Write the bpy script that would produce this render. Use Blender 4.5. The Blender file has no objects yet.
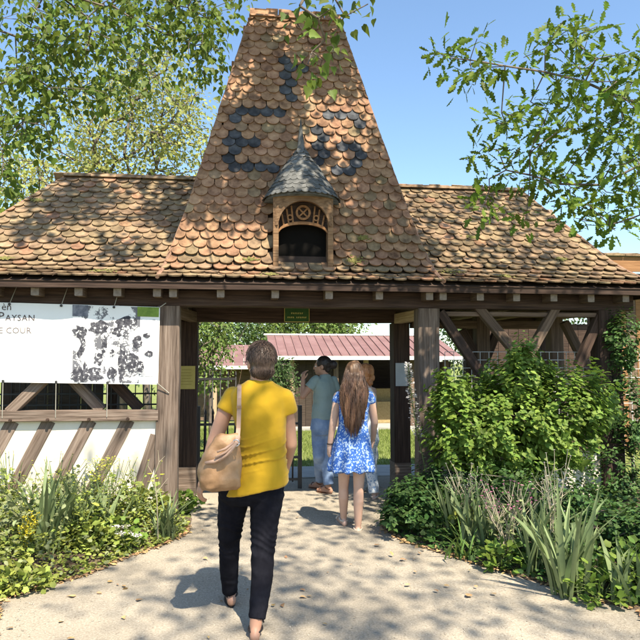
import bpy, bmesh, math, random
import numpy as np
from mathutils import Vector, Matrix, noise as mnoise, Quaternion

random.seed(7); RNG = np.random.default_rng(7)
SC = bpy.context.scene
COL = SC.collection
rad = math.radians

# ------------------------------------------------------------------ camera
YAW, PITCH, CAMZ, FPX = rad(7.0), rad(3.66), 1.6, 640.0
cam_d = bpy.data.cameras.new('camera'); cam = bpy.data.objects.new('camera', cam_d)
COL.objects.link(cam); SC.camera = cam
cam_d.sensor_width = 36.0; cam_d.lens = 36.0; cam_d.clip_start = 0.05; cam_d.clip_end = 2000.0
cam.location = (0, 0, CAMZ)
cam.rotation_euler = (math.pi/2 + PITCH, 0, -YAW)
# ------------------------------------------------------------------ light
LIGHT = Vector((-0.335, 1.05, -1.55)).normalized()     # the way sunlight travels
TO_SUN = -LIGHT
world = bpy.data.worlds.new('World'); SC.world = world; world.use_nodes = True
wn = world.node_tree.nodes; wl = world.node_tree.links
sky = wn.new('ShaderNodeTexSky'); sky.sky_type = 'NISHITA'; sky.sun_disc = False
sky.sun_elevation = math.asin(TO_SUN.z); sky.sun_rotation = math.atan2(TO_SUN.x, TO_SUN.y)
sky.air_density = 1.0; sky.dust_density = 0.7; sky.ozone_density = 0.35; sky.altitude = 200
bg = wn['Background']; bg.inputs['Strength'].default_value = 0.118
tint = wn.new('ShaderNodeMix'); tint.data_type = 'RGBA'; tint.blend_type = 'MULTIPLY'; tint.inputs['Factor'].default_value = 1.0; tint.inputs[7].default_value = (0.90, 1.0, 1.04, 1)
wl.new(sky.outputs['Color'], tint.inputs[6]); wl.new(tint.outputs[2], bg.inputs['Color'])
sun_d = bpy.data.lights.new('sun', 'SUN'); sun_d.energy = 5.0; sun_d.angle = rad(0.53); sun_d.color = (1.0, 0.90, 0.73)
sun = bpy.data.objects.new('sun', sun_d); COL.objects.link(sun)
sun.rotation_euler = LIGHT.to_track_quat('-Z', 'Y').to_euler(); sun.location = TO_SUN * 60
SC.view_settings.view_transform = 'Standard'; SC.view_settings.look = 'None'
SC.view_settings.exposure = 1.2; SC.view_settings.gamma = 1.0; SC.view_settings.use_curve_mapping = False
SC.render.engine = 'CYCLES'
SC.cycles.max_bounces = 8; SC.cycles.diffuse_bounces = 4; SC.cycles.transmission_bounces = 4
SC.cycles.transparent_max_bounces = 8; SC.cycles.caustics_reflective = False; SC.cycles.caustics_refractive = False

# ------------------------------------------------------------------ surveying helpers (photo pixel -> place)
_cp, _sp, _cy, _sy = math.cos(PITCH), math.sin(PITCH), math.cos(YAW), math.sin(YAW)
FWD = Vector((_sy*_cp, _cy*_cp, _sp)); RGT = Vector((_cy, -_sy, 0)); UPV = RGT.cross(FWD)
def ray(px, py): return FWD + RGT*((px-320)/FPX) + UPV*((320-py)/FPX)
def P(px, py, Y):
    r = ray(px, py); return Vector((0, 0, CAMZ)) + r*(Y/r.y)
def G(px, py, z=0.0):
    r = ray(px, py); return Vector((0, 0, CAMZ)) + r*((z-CAMZ)/r.z)
def D(px, py, depth): return Vector((0, 0, CAMZ)) + ray(px, py)*depth
def X(px, Y): return P(px, 361, Y).x
def Z(px, py, Y): return P(px, py, Y).z
def proj(p):
    q = Vector(p) - Vector((0, 0, CAMZ)); d = q.dot(FWD)
    if d < 0.05: return (-9999, -9999, d)
    return (320 + FPX*q.dot(RGT)/d, 320 - FPX*q.dot(UPV)/d, d)
def gz(x, y):                                              # lie of the land: falls gently behind the gate
    return -0.045*max(0.0, y-9.5) if y < 30 else -0.045*20.5

# ------------------------------------------------------------------ object helpers
def link(o, parent=None):
    COL.objects.link(o)
    if parent is not None: o.parent = parent
    return o
def tag(o, label=None, cat=None, group=None, kind=None):
    if label: o['label'] = label
    if cat: o['category'] = cat
    if group: o['group'] = group
    if kind: o['kind'] = kind
    return o
def empty(name, loc, label=None, cat=None, group=None):
    o = bpy.data.objects.new(name, None); o.location = loc; o.empty_display_size = 0.1
    link(o); return tag(o, label, cat, group)
def local(o, parent):
    """parent keeps only a location: shift so that world coordinates stay put"""
    o.parent = parent
    o.location = Vector(o.location) - world_loc(parent)
    return o
def world_loc(o):
    v = Vector(o.location)
    while o.parent: o = o.parent; v = v + Vector(o.location)
    return v
def mesh_obj(name, V, F, mat, parent=None, smooth=False, mats=None, mi=None):
    me = bpy.data.meshes.new(name); me.from_pydata([tuple(v) for v in V], [], F); me.update()
    for m in (mats or [mat]): me.materials.append(m)
    if mi: me.polygons.foreach_set('material_index', mi)
    if smooth: me.polygons.foreach_set('use_smooth', [True]*len(me.polygons))
    o = bpy.data.objects.new(name, me); COL.objects.link(o)
    if parent is not None: local(o, parent)
    return o
def np_mesh(name, V, F, mat, smooth=False):
    """V (n,3), F (m,k) arrays -> mesh, quickly"""
    me = bpy.data.meshes.new(name); V = np.asarray(V, np.float32); F = np.asarray(F, np.int32); k = F.shape[1]
    me.vertices.add(len(V)); me.vertices.foreach_set('co', V.ravel())
    me.loops.add(F.size); me.loops.foreach_set('vertex_index', F.ravel())
    me.polygons.add(len(F)); me.polygons.foreach_set('loop_start', np.arange(0, F.size, k, dtype=np.int32))
    me.polygons.foreach_set('loop_total', np.full(len(F), k, np.int32))
    if smooth: me.polygons.foreach_set('use_smooth', np.ones(len(F), bool))
    me.update(calc_edges=True); me.materials.append(mat)
    return me
def np_obj(name, V, F, mat, parent=None, smooth=False):
    o = bpy.data.objects.new(name, np_mesh(name, V, F, mat, smooth)); COL.objects.link(o)
    if parent is not None: local(o, parent)
    return o
class MB:
    def __init__(s): s.V = []; s.F = []; s.M = []
    def add(s, V, F, m=0):
        b = len(s.V); s.V += [Vector(v) for v in V]; s.F += [[i+b for i in f] for f in F]; s.M += [m]*len(F)
    def box(s, c, size, m=0, rot=None):
        c = Vector(c); h = Vector(size)*0.5
        V = []
        for sx in (-1, 1):
            for sy in (-1, 1):
                for sz in (-1, 1):
                    v = Vector((sx*h.x, sy*h.y, sz*h.z)); V.append(c + (rot @ v if rot else v))
        s.add(V, [[0,1,3,2],[4,6,7,5],[0,4,5,1],[2,3,7,6],[0,2,6,4],[1,5,7,3]], m)
    def tube(s, pts, rs, n=6, m=0, cap=True):
        pts = [Vector(p) for p in pts]
        if not hasattr(rs, '__len__'): rs = [rs]*len(pts)
        V = []; F = []; prev = None
        for i, p in enumerate(pts):
            t = (pts[min(i+1, len(pts)-1)] - pts[max(i-1, 0)])
            t = t.normalized() if t.length > 1e-9 else Vector((0, 0, 1))
            if prev is None:
                a = Vector((1, 0, 0)) if abs(t.x) < 0.8 else Vector((0, 1, 0)); u = t.cross(a).normalized()
            else:
                u = prev - t*prev.dot(t); u = u.normalized() if u.length > 1e-6 else t.orthogonal().normalized()
            prev = u; w = t.cross(u)
            for k in range(n):
                a = 2*math.pi*k/n; V.append(p + (u*math.cos(a) + w*math.sin(a))*rs[i])
        for i in range(len(pts)-1):
            for k in range(n):
                F.append([i*n+k, i*n+(k+1) % n, (i+1)*n+(k+1) % n, (i+1)*n+k])
        if cap: F.append(list(range(n))[::-1]); F.append([(len(pts)-1)*n+k for k in range(n)])
        s.add(V, F, m)
    def prism(s, poly, a, b, m=0):
        """poly: list of Vectors; extrude from offset a to offset b (vectors)"""
        n = len(poly); V = [Vector(p)+Vector(a) for p in poly] + [Vector(p)+Vector(b) for p in poly]
        F = [list(range(n))[::-1], [n+i for i in range(n)]] + [[i, (i+1) % n, n+(i+1) % n, n+i] for i in range(n)]
        s.add(V, F, m)
    def build(s, name, mat, parent=None, smooth=False, base=None):
        base = Vector(base) if base is not None else None
        V = [v-base for v in s.V] if base is not None else s.V
        mats = mat if isinstance(mat, (list, tuple)) else [mat]
        me = bpy.data.meshes.new(name); me.from_pydata([tuple(v) for v in V], [], s.F); me.update()
        for m in mats: me.materials.append(m)
        if len(mats) > 1: me.polygons.foreach_set('material_index', s.M)
        if smooth: me.polygons.foreach_set('use_smooth', [True]*len(me.polygons))
        o = bpy.data.objects.new(name, me); COL.objects.link(o)
        if base is not None: o.location = base
        if parent is not None: local(o, parent)
        return o

# ------------------------------------------------------------------ materials
MATS = {}
def mat(name, cols, scale=4.0, rough=0.8, bump=0.0, bscale=30.0, stretch=(1, 1, 1), rnd=0.0, huev=0.0, transl=0.0,
        detail=6.0, spec=0.3, metal=0.0, pos=None, voro=False, tcol=None, sheen=0.0, bdist=0.01, alpha=None, world_co=False, macro=0.0, mscale=1.1):
    m = bpy.data.materials.new(name); m.use_nodes = True; MATS[name] = m
    nt = m.node_tree; N = nt.nodes; L = nt.links; b = N['Principled BSDF']
    tc = N.new('ShaderNodeTexCoord'); mp = N.new('ShaderNodeMapping'); mp.inputs['Scale'].default_value = stretch
    if world_co:
        ge = N.new('ShaderNodeNewGeometry'); L.new(ge.outputs['Position'], mp.inputs['Vector'])
    else:
        L.new(tc.outputs['Object'], mp.inputs['Vector'])
    oi = N.new('ShaderNodeObjectInfo')
    ad = N.new('ShaderNodeVectorMath'); ad.operation = 'ADD'; L.new(mp.outputs[0], ad.inputs[0])
    if not world_co:
        sc = N.new('ShaderNodeVectorMath'); sc.operation = 'SCALE'; sc.inputs[0].default_value = (37, 19, 53)
        L.new(oi.outputs['Random'], sc.inputs['Scale']); L.new(sc.outputs[0], ad.inputs[1])
    nz = N.new('ShaderNodeTexNoise'); nz.inputs['Scale'].default_value = scale; nz.inputs['Detail'].default_value = detail
    nz.inputs['Roughness'].default_value = 0.62; L.new(ad.outputs[0], nz.inputs['Vector'])
    rp = N.new('ShaderNodeValToRGB'); cr = rp.color_ramp
    n = len(cols); pos = pos or [0.30 + 0.40*i/max(1, n-1) for i in range(n)]
    while len(cr.elements) < n: cr.elements.new(0.5)
    for e, p, c in zip(cr.elements, pos, cols): e.position = p; e.color = (*c, 1)
    L.new(nz.outputs['Fac'], rp.inputs['Fac']); col = rp.outputs['Color']
    if rnd or huev:
        ge = N.new('ShaderNodeNewGeometry')
        s1 = N.new('ShaderNodeMath'); s1.operation = 'ADD'; L.new(oi.outputs['Random'], s1.inputs[0]); L.new(ge.outputs['Random Per Island'], s1.inputs[1])
        fr = N.new('ShaderNodeMath'); fr.operation = 'FRACT'; L.new(s1.outputs[0], fr.inputs[0])
        hs = N.new('ShaderNodeHueSaturation'); L.new(col, hs.inputs['Color'])
        a = N.new('ShaderNodeMapRange'); a.inputs[3].default_value = 1-rnd; a.inputs[4].default_value = 1+rnd
        L.new(fr.outputs[0], a.inputs[0]); L.new(a.outputs[0], hs.inputs['Value'])
        m7 = N.new('ShaderNodeMath'); m7.operation = 'MULTIPLY'; m7.inputs[1].default_value = 7.31; L.new(fr.outputs[0], m7.inputs[0])
        f7 = N.new('ShaderNodeMath'); f7.operation = 'FRACT'; L.new(m7.outputs[0], f7.inputs[0])
        h = N.new('ShaderNodeMapRange'); h.inputs[3].default_value = 0.5-huev; h.inputs[4].default_value = 0.5+huev
        L.new(f7.outputs[0], h.inputs[0]); L.new(h.outputs[0], hs.inputs['Hue'])
        col = hs.outputs['Color']
    if macro:
        n3 = N.new('ShaderNodeTexNoise'); n3.inputs['Scale'].default_value = mscale; n3.inputs['Detail'].default_value = 4; L.new(ad.outputs[0], n3.inputs['Vector'])
        r3 = N.new('ShaderNodeMapRange'); r3.inputs[1].default_value = 0.3; r3.inputs[2].default_value = 0.7; r3.inputs[3].default_value = 1-macro; r3.inputs[4].default_value = 1+macro*0.6; L.new(n3.outputs['Fac'], r3.inputs[0])
        h3 = N.new('ShaderNodeHueSaturation'); L.new(r3.outputs[0], h3.inputs['Value']); L.new(col, h3.inputs['Color']); col = h3.outputs['Color']
    L.new(col, b.inputs['Base Color'])
    b.inputs['Roughness'].default_value = rough; b.inputs['Specular IOR Level'].default_value = spec; b.inputs['Metallic'].default_value = metal
    if sheen: b.inputs['Sheen Weight'].default_value = sheen
    if alpha is not None: b.inputs['Alpha'].default_value = alpha
    if bump:
        bm_ = N.new('ShaderNodeBump'); bm_.inputs['Strength'].default_value = bump; bm_.inputs['Distance'].default_value = bdist
        if voro:
            n2 = N.new('ShaderNodeTexVoronoi'); n2.inputs['Scale'].default_value = bscale; L.new(ad.outputs[0], n2.inputs['Vector']); L.new(n2.outputs['Distance'], bm_.inputs['Height'])
        else:
            n2 = N.new('ShaderNodeTexNoise'); n2.inputs['Scale'].default_value = bscale; n2.inputs['Detail'].default_value = 5
            L.new(ad.outputs[0], n2.inputs['Vector']); L.new(n2.outputs['Fac'], bm_.inputs['Height'])
        L.new(bm_.outputs['Normal'], b.inputs['Normal'])
    if transl:
        out = N['Material Output']; t = N.new('ShaderNodeBsdfTranslucent'); mx = N.new('ShaderNodeMixShader'); mx.inputs[0].default_value = transl
        if tcol:
            mm = N.new('ShaderNodeMix'); mm.data_type = 'RGBA'; mm.inputs['Factor'].default_value = 0.5; L.new(col, mm.inputs[6]); mm.inputs[7].default_value = (*tcol, 1)
            L.new(mm.outputs[2], t.inputs['Color'])
        else: L.new(col, t.inputs['Color'])
        L.new(b.outputs[0], mx.inputs[1]); L.new(t.outputs[0], mx.inputs[2]); L.new(mx.outputs[0], out.inputs['Surface'])
    return m
# timber (grain runs along local X of every beam)
W_ = dict(stretch=(0.3, 6, 6), scale=8, detail=9, bump=0.9, bscale=9, bdist=0.008, rough=0.88)
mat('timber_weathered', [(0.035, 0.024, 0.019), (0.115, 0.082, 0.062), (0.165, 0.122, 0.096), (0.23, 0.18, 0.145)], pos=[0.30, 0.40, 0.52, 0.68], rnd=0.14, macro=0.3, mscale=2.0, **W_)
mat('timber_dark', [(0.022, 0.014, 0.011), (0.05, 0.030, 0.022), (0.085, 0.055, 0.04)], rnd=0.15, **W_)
mat('timber_mid', [(0.07, 0.045, 0.032), (0.13, 0.088, 0.062), (0.2, 0.14, 0.1)], rnd=0.2, **W_)
mat('timber_pale', [(0.27, 0.19, 0.12), (0.40, 0.29, 0.19), (0.5, 0.38, 0.26)], rnd=0.12, **W_)
mat('timber_orange', [(0.17, 0.08, 0.034), (0.25, 0.125, 0.055), (0.32, 0.17, 0.08)], rnd=0.12, **W_)
mat('timber_gold', [(0.10, 0.055, 0.028), (0.19, 0.11, 0.058), (0.27, 0.17, 0.095)], rnd=0.12, **W_)
mat('end_grain', [(0.15, 0.12, 0.095), (0.27, 0.22, 0.18)], scale=25, bump=0.3, bscale=60, bdist=0.003)
# roof
TL = dict(scale=9, rough=0.88, bump=0.5, bscale=45, bdist=0.004, spec=0.2)
mat('tile_terracotta', [(0.10, 0.052, 0.03), (0.255, 0.145, 0.085), (0.36, 0.225, 0.135)], rnd=0.17, huev=0.006, **TL)
mat('tile_weathered', [(0.085, 0.058, 0.036), (0.205, 0.142, 0.084), (0.30, 0.215, 0.13)], rnd=0.2, huev=0.01, **TL)
mat('tile_slate', [(0.026, 0.027, 0.030), (0.056, 0.058, 0.064), (0.10, 0.103, 0.11)], rnd=0.3, **dict(TL, spec=0.08))
mat('slate_scale', [(0.055, 0.056, 0.054), (0.11, 0.11, 0.105), (0.17, 0.168, 0.16)], rnd=0.25, **dict(TL, spec=0.1))
mat('mortar', [(0.16, 0.09, 0.06), (0.30, 0.18, 0.12)], scale=12, bump=0.5, bscale=40)
mat('moss', [(0.08, 0.085, 0.02), (0.15, 0.14, 0.04), (0.22, 0.19, 0.06)], scale=30, bump=1.0, bscale=90, bdist=0.01)
mat('deck', [(0.03, 0.02, 0.015), (0.06, 0.04, 0.03)])
# walls and metal
mat('plaster', [(0.60, 0.52, 0.40), (0.73, 0.66, 0.54), (0.76, 0.70, 0.60)], scale=3, macro=0.12, mscale=2.5, bump=0.4, bscale=35, bdist=0.004, rough=0.92)
mat('plinth', [(0.30, 0.205, 0.15), (0.42, 0.30, 0.225), (0.5, 0.38, 0.3)], scale=9, bump=0.4, bscale=40)
mat('iron', [(0.012, 0.012, 0.013), (0.03, 0.028, 0.027)], rough=0.55, spec=0.5)
mat('wire_white', [(0.55, 0.55, 0.53), (0.7, 0.7, 0.68)], rough=0.5)
mat('rope', [(0.25, 0.24, 0.2), (0.4, 0.38, 0.33)], rough=0.9)
mat('red_metal', [(0.16, 0.085, 0.078), (0.20, 0.11, 0.10), (0.235, 0.14, 0.13)], scale=1.5, rough=0.6, spec=0.4)
mat('white_paint', [(0.7, 0.7, 0.68), (0.8, 0.8, 0.78)], rough=0.5)
mat('concrete', [(0.30, 0.29, 0.27), (0.42, 0.40, 0.37)], scale=5, bump=0.3, bscale=60)
mat('opening_shade', [(0.003, 0.0025, 0.002), (0.006, 0.005, 0.004)], spec=0.1)
mat('plank_dark', [(0.035, 0.024, 0.02), (0.06, 0.045, 0.035), (0.09, 0.065, 0.05)], rnd=0.25, **W_)
# banner and notices
mat('banner_white', [(0.76, 0.77, 0.76), (0.8, 0.8, 0.79)], scale=2, rough=0.5, bump=0.15, bscale=4, bdist=0.02)
mat('ink_grey', [(0.13, 0.10, 0.10), (0.18, 0.14, 0.13)])
mat('ink_faded', [(0.33, 0.28, 0.27), (0.38, 0.33, 0.32)])
mat('notice_yellow', [(0.42, 0.34, 0.09), (0.52, 0.43, 0.14)], scale=8)
mat('notice_grey', [(0.4, 0.42, 0.42), (0.5, 0.52, 0.52)], scale=6)
mat('sign_green', [(0.03, 0.085, 0.025), (0.05, 0.12, 0.035)], scale=20)
mat('sign_yellow', [(0.55, 0.5, 0.15), (0.6, 0.55, 0.2)])
# ground
mat('gravel', [(0.25, 0.215, 0.165), (0.355, 0.31, 0.245), (0.46, 0.41, 0.335)], scale=75, detail=10, bump=0.8, bscale=190, bdist=0.007, rough=0.95, world_co=True, spec=0.1, macro=0.22, mscale=0.9)
mat('pebble', [(0.25, 0.21, 0.165), (0.38, 0.33, 0.265), (0.52, 0.465, 0.385)], scale=9, rnd=0.35, rough=0.9)
mat('soil', [(0.06, 0.042, 0.028), (0.12, 0.085, 0.058), (0.19, 0.14, 0.1)], scale=12, bump=1.0, bscale=60, bdist=0.02, rough=0.97, world_co=True)
mat('lawn', [(0.13, 0.16, 0.04), (0.20, 0.235, 0.06), (0.26, 0.29, 0.09)], scale=4, bump=0.8, bscale=90, bdist=0.03, world_co=True, rough=0.95)
mat('grass_blade', [(0.15, 0.20, 0.045), (0.23, 0.28, 0.07)], rnd=0.3, transl=0.35)
mat('dead_leaf', [(0.22, 0.13, 0.06), (0.36, 0.23, 0.11), (0.5, 0.36, 0.18)], scale=20, rnd=0.35, huev=0.02)
# foliage
def leafmat(name, c, rnd=0.35, huev=0.02, transl=0.3, tcol=None, rough=0.55, spec=0.22):
    d = [tuple(k*0.72 for k in c), tuple(k*1.0 for k in c), tuple(k*1.25 for k in c)]
    return mat(name, d, scale=3, rnd=rnd, huev=huev, transl=transl, tcol=tcol, rough=rough, spec=spec)
leafmat('leaf_poplar', (0.10, 0.145, 0.022), tcol=(0.22, 0.28, 0.04), transl=0.35)
leafmat('leaf_pale_tree', (0.27, 0.29, 0.085), tcol=(0.42, 0.42, 0.10), transl=0.35)
leafmat('leaf_oak', (0.11, 0.17, 0.022), tcol=(0.17, 0.28, 0.03), transl=0.33)
leafmat('leaf_bush', (0.15, 0.225, 0.04), tcol=(0.2, 0.34, 0.05), transl=0.33, huev=0.015)
leafmat('leaf_dark', (0.06, 0.115, 0.03), tcol=(0.1, 0.18, 0.03), transl=0.22)
leafmat('leaf_lime', (0.25, 0.295, 0.065), tcol=(0.35, 0.40, 0.06), transl=0.3)
leafmat('leaf_sage', (0.21, 0.235, 0.11), tcol=(0.25, 0.28, 0.12), transl=0.2)
leafmat('leaf_iris', (0.175, 0.225, 0.10), rnd=0.2, huev=0.01, tcol=(0.2, 0.28, 0.1), transl=0.2)
leafmat('leaf_lily', (0.12, 0.19, 0.045), rnd=0.25, tcol=(0.2, 0.3, 0.05), transl=0.2)
leafmat('leaf_far', (0.06, 0.10, 0.03), tcol=(0.12, 0.18, 0.04), transl=0.25)
leafmat('leaf_far_light', (0.13, 0.19, 0.045), tcol=(0.25, 0.3, 0.06), transl=0.3)
mat('petal_yellow', [(0.62, 0.5, 0.03), (0.72, 0.6, 0.05)], rnd=0.15, transl=0.25)
mat('petal_limey', [(0.5, 0.52, 0.05), (0.6, 0.6, 0.08)], rnd=0.15, transl=0.25)
mat('petal_white', [(0.68, 0.64, 0.62), (0.78, 0.75, 0.72)], rnd=0.1, transl=0.25)
mat('petal_pink', [(0.5, 0.13, 0.28), (0.62, 0.24, 0.38)], rnd=0.2, transl=0.2)
mat('stem_green', [(0.09, 0.13, 0.04), (0.15, 0.19, 0.07)], rnd=0.2)
mat('stem_dry', [(0.30, 0.26, 0.17), (0.44, 0.39, 0.28)], rnd=0.2)
mat('bark', [(0.06, 0.045, 0.035), (0.12, 0.095, 0.075), (0.2, 0.165, 0.13)], scale=8, stretch=(1, 1, 0.3), bump=0.8, bscale=20, bdist=0.02)
# ================================================================== ground
E = 6.35                      # y of the front eave
ZE = 2.39                     # height of the front eave
FP = E + 0.27                 # front of the outer posts and of the wall
IP = 7.72                     # front of the inner posts
def sheet(name, pts_fn, nx, ny, m, kind='structure'):
    V = []; F = []
    for j in range(ny+1):
        for i in range(nx+1): V.append(pts_fn(i/nx, j/ny))
    for j in range(ny):
        for i in range(nx):
            a = j*(nx+1)+i; F.append([a, a+1, a+nx+2, a+nx+1])
    o = mesh_obj(name, V, F, m, smooth=True); o['kind'] = kind; return o
def wob(x, y, s=1.0, a=1.0): return a*mnoise.noise(Vector((x*s, y*s, 3.7)))
def gfn(u, v):
    # finer near the gate, reaching to the horizon
    x = (abs(2*u-1)**2.2)*(1 if u > 0.5 else -1)*400; y = -60 + (v**2.0)*600 if v > 0.3 else -60 + v/0.3*54
    return Vector((x, y, gz(x, y)-0.012))
ys = sorted(set(list(np.linspace(-60, 2, 12)) + list(np.linspace(2, 9.5, 16)) + list(np.linspace(9.5, 30, 12)) + [45, 70, 120, 250, 500]))
xs = [-400, -150, -60, -30, -15] + list(np.linspace(-8, 8, 24)) + [15, 30, 60, 150, 400]
sheet('ground', lambda u, v: Vector((xs[round(u*(len(xs)-1))], ys[round(v*(len(ys)-1))], gz(0, ys[round(v*(len(ys)-1))])-0.01)), len(xs)-1, len(ys)-1, MATS['lawn'])
# gravel path: traced edges on the ground
Ledge = [(-30, 700), (0, 602), (40, 590), (85, 577), (125, 560), (160, 547), (186, 535), (190, 520), (188, 505), (186, 492)]
Redge = [(720, 700), (640, 611), (600, 604), (560, 590), (520, 578), (480, 566), (440, 554), (405, 543), (385, 530), (388, 510), (396, 492)]
def edge_at(edge, y):
    ps = [G(*e) for e in edge]; ps.sort(key=lambda p: p.y)
    if y <= ps[0].y:
        return ps[0].x + (ps[0].x-ps[1].x)/(ps[0].y-ps[1].y)*(y-ps[0].y)
    for a, b in zip(ps, ps[1:]):
        if a.y <= y <= b.y: return a.x + (b.x-a.x)*(y-a.y)/(b.y-a.y+1e-9)
    return ps[-1].x
def pl(y): return max(-9, edge_at(Ledge, y)) if y > 2.6 else -6 - (2.6-y)*0.6
def pr(y): return min(9, edge_at(Redge, y)) if y > 2.6 else 6 + (2.6-y)*0.6
PY0, PY1 = -12.0, 8.75
def pathfn(u, v):
    y = PY0 + (2.4-PY0)*(v/0.15) if v < 0.15 else 2.4 + (PY1-2.4)*(v-0.15)/0.85
    a, b = pl(y), pr(y)
    if y > 7.6: a, b = X(150, 7.7), X(430, 7.7)
    x = a + (b-a)*u + (wob(0, y, 3.0, 0.05) if u in (0, 1) else 0)
    return Vector((x, y, 0.004 + wob(x, y, 0.8, 0.012)*min(1, 4*u*(1-u)*4) + 0.006))
sheet('gravel_path', pathfn, 44, 120, MATS['gravel'])
def path_z(x, y):
    return 0.01 + wob(x, y, 0.8, 0.012)
# pebbles lying loose on the path
def scatter_pebbles(n):
    b = np.array([[1,0,0],[-1,0,0],[0,1,0],[0,-1,0],[0,0,0.7],[0,0,-0.5]]); f = np.array([[0,2,4],[2,1,4],[1,3,4],[3,0,4],[2,0,5],[1,2,5],[3,1,5],[0,3,5]])
    V = []; F = []; k = 0
    while k < n:
        y = 3.0 + 5.4*RNG.random()**1.6; a, c = pl(y), pr(y); x = a + (c-a)*RNG.random()
        s = 0.002 + 0.006*RNG.random()**2.5; th = RNG.random()*6.28
        R = np.array([[math.cos(th), -math.sin(th), 0], [math.sin(th), math.cos(th), 0], [0, 0, 1]])
        V.append((b*np.array([s, s*(0.6+0.4*RNG.random()), s*0.7])*(0.8+0.4*RNG.random((6, 1)))) @ R.T + np.array([x, y, path_z(x, y)+s*0.2])); F.append(f+6*k); k += 1
    o = np_obj('gravel', np.concatenate(V), np.concatenate(F), MATS['pebble']); tag(o, 'loose pale pebbles strewn over the gravel path', 'gravel', kind='stuff')
scatter_pebbles(14000)
# planting beds: low mounds of soil
def bed(name, inner, outer_x, y0, y1):
    def fn(u, v):
        y = y0 + (y1-y0)*v; a = inner(y); x = a + (outer_x-a)*u
        h = 0.10*min(1, u*(abs(outer_x-a))/0.5)*min(1, (1-u)*6+0.0)
        return Vector((x, y, 0.002 + h + wob(x, y, 5, 0.018)*min(1, u*8)))
    sheet(name, fn, 40, 60, MATS['soil'])
bed('planting_bed', lambda y: pl(y)+0.06, -9.0, 2.9, 6.72)
bed('planting_bed', lambda y: pr(y)-0.06, 9.0, 2.9, 7.6)
def bed_z(x, y):
    if x < pl(y): d = pl(y)-x
    elif x > pr(y): d = x-pr(y)
    else: return 0.0
    return 0.10*min(1, d/0.5)
# paved strip behind the gate
pv = MB(); 
for i in range(9):
    pv.box((-2.9+0.74*i, 9.25, -0.012), (0.735, 0.9, 0.06))
o = pv.build('paved_strip', MATS['concrete']); o['kind'] = 'structure'
# lawn grass blades beyond the gate
def grass(n, x0, x1, y0, y1, h, name, label):
    p = np.stack([x0+(x1-x0)*RNG.random(n), y0+(y1-y0)*RNG.random(n)], 1); z = np.array([gz(a, b) for a, b in p])-0.01
    th = RNG.random(n)*6.28; w = 0.005+0.004*RNG.random(n); hh = h*(0.5+RNG.random(n)); lean = (RNG.random((n, 2))-0.5)*hh[:, None]*0.9
    d = np.stack([np.cos(th), np.sin(th)], 1)*w[:, None]
    a = np.concatenate([p-d, z[:, None]], 1); b = np.concatenate([p+d, z[:, None]], 1); c = np.concatenate([p+lean, (z+hh)[:, None]], 1)
    V = np.stack([a, b, c], 1).reshape(-1, 3); F = np.arange(3*n).reshape(-1, 3)
    tag(np_obj(name, V, F, MATS['grass_blade']), label, 'grass', kind='stuff')
grass(45000, -4.5, 4.5, 9.75, 20, 0.05, 'lawn_grass', 'short sunlit lawn grass growing beyond the iron gate')

# ================================================================== gatehouse
XC = X(299, E+0.6)                                   # centre line of the tower roof
GH = empty('gatehouse', (XC, FP, 0), 'timber framed gatehouse with tall scale-tiled tower roof, dormer and two hipped wings', 'gatehouse')

def interp(prof, s):
    """prof: list of (d,z); returns point and unit tangent at arc length s"""
    acc = 0
    for (d0, z0), (d1, z1) in zip(prof, prof[1:]):
        l = math.hypot(d1-d0, z1-z0)
        if s <= acc+l+1e-9:
            t = (s-acc)/l; return d0+(d1-d0)*t, z0+(z1-z0)*t, (d1-d0)/l, (z1-z0)/l
        acc += l
    return d1, z1, (d1-d0)/l, (z1-z0)/l
def plen(prof): return sum(math.hypot(b[0]-a[0], b[1]-a[1]) for a, b in zip(prof, prof[1:]))
def smooth_prof(p, n=24):
    # Chaikin
    for _ in range(3):
        q = [p[0]]
        for a, b in zip(p, p[1:]):
            q += [(0.75*a[0]+0.25*b[0], 0.75*a[1]+0.25*b[1]), (0.25*a[0]+0.75*b[0], 0.25*a[1]+0.75*b[1])]
        p = q + [p[-1]]
    return p
TP = smooth_prof([(0, ZE), (0.17, ZE+0.085), (0.30, ZE+0.24), (0.43, ZE+0.55), (0.74, ZE+1.7), (1.16, 5.72)])
WP = smooth_prof([(0, ZE), (0.2, ZE+0.075), (0.42, ZE+0.22), (0.75, ZE+0.60), (1.42, ZE+1.37)])
def inset_at(prof, z):
    for (d0, z0), (d1, z1) in zip(prof, prof[1:]):
        if z0 <= z <= z1: return d0 + (d1-d0)*(z-z0)/(z1-z0+1e-9)
    return prof[-1][0] if z > prof[-1][1] else 0
TX0, TX1 = XC-1.70, XC+1.70                          # tower eave corners
T_TOPW = None
zr_w = WP[-1][1]
WLX = X(62, E+1.42) ; WRX = X(524, E+1.42)            # wing ridge ends
KL, KR = 1.0, 0.72
LX0 = WLX - KL*1.42; RX1 = WRX + KR*1.42              # wing eave corners
BACK = E + 2*1.42
def thw(z):                                          # half width of the tower front at a height
    return 1.70-inset_at(TP, z) if z > ZE+0.55 else (1.70-inset_at(TP, ZE+0.55)) + (ZE+0.55-z)*0.30
def tower_l(z): return XC - thw(z)
def tower_r(z): return XC + thw(z)
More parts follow.
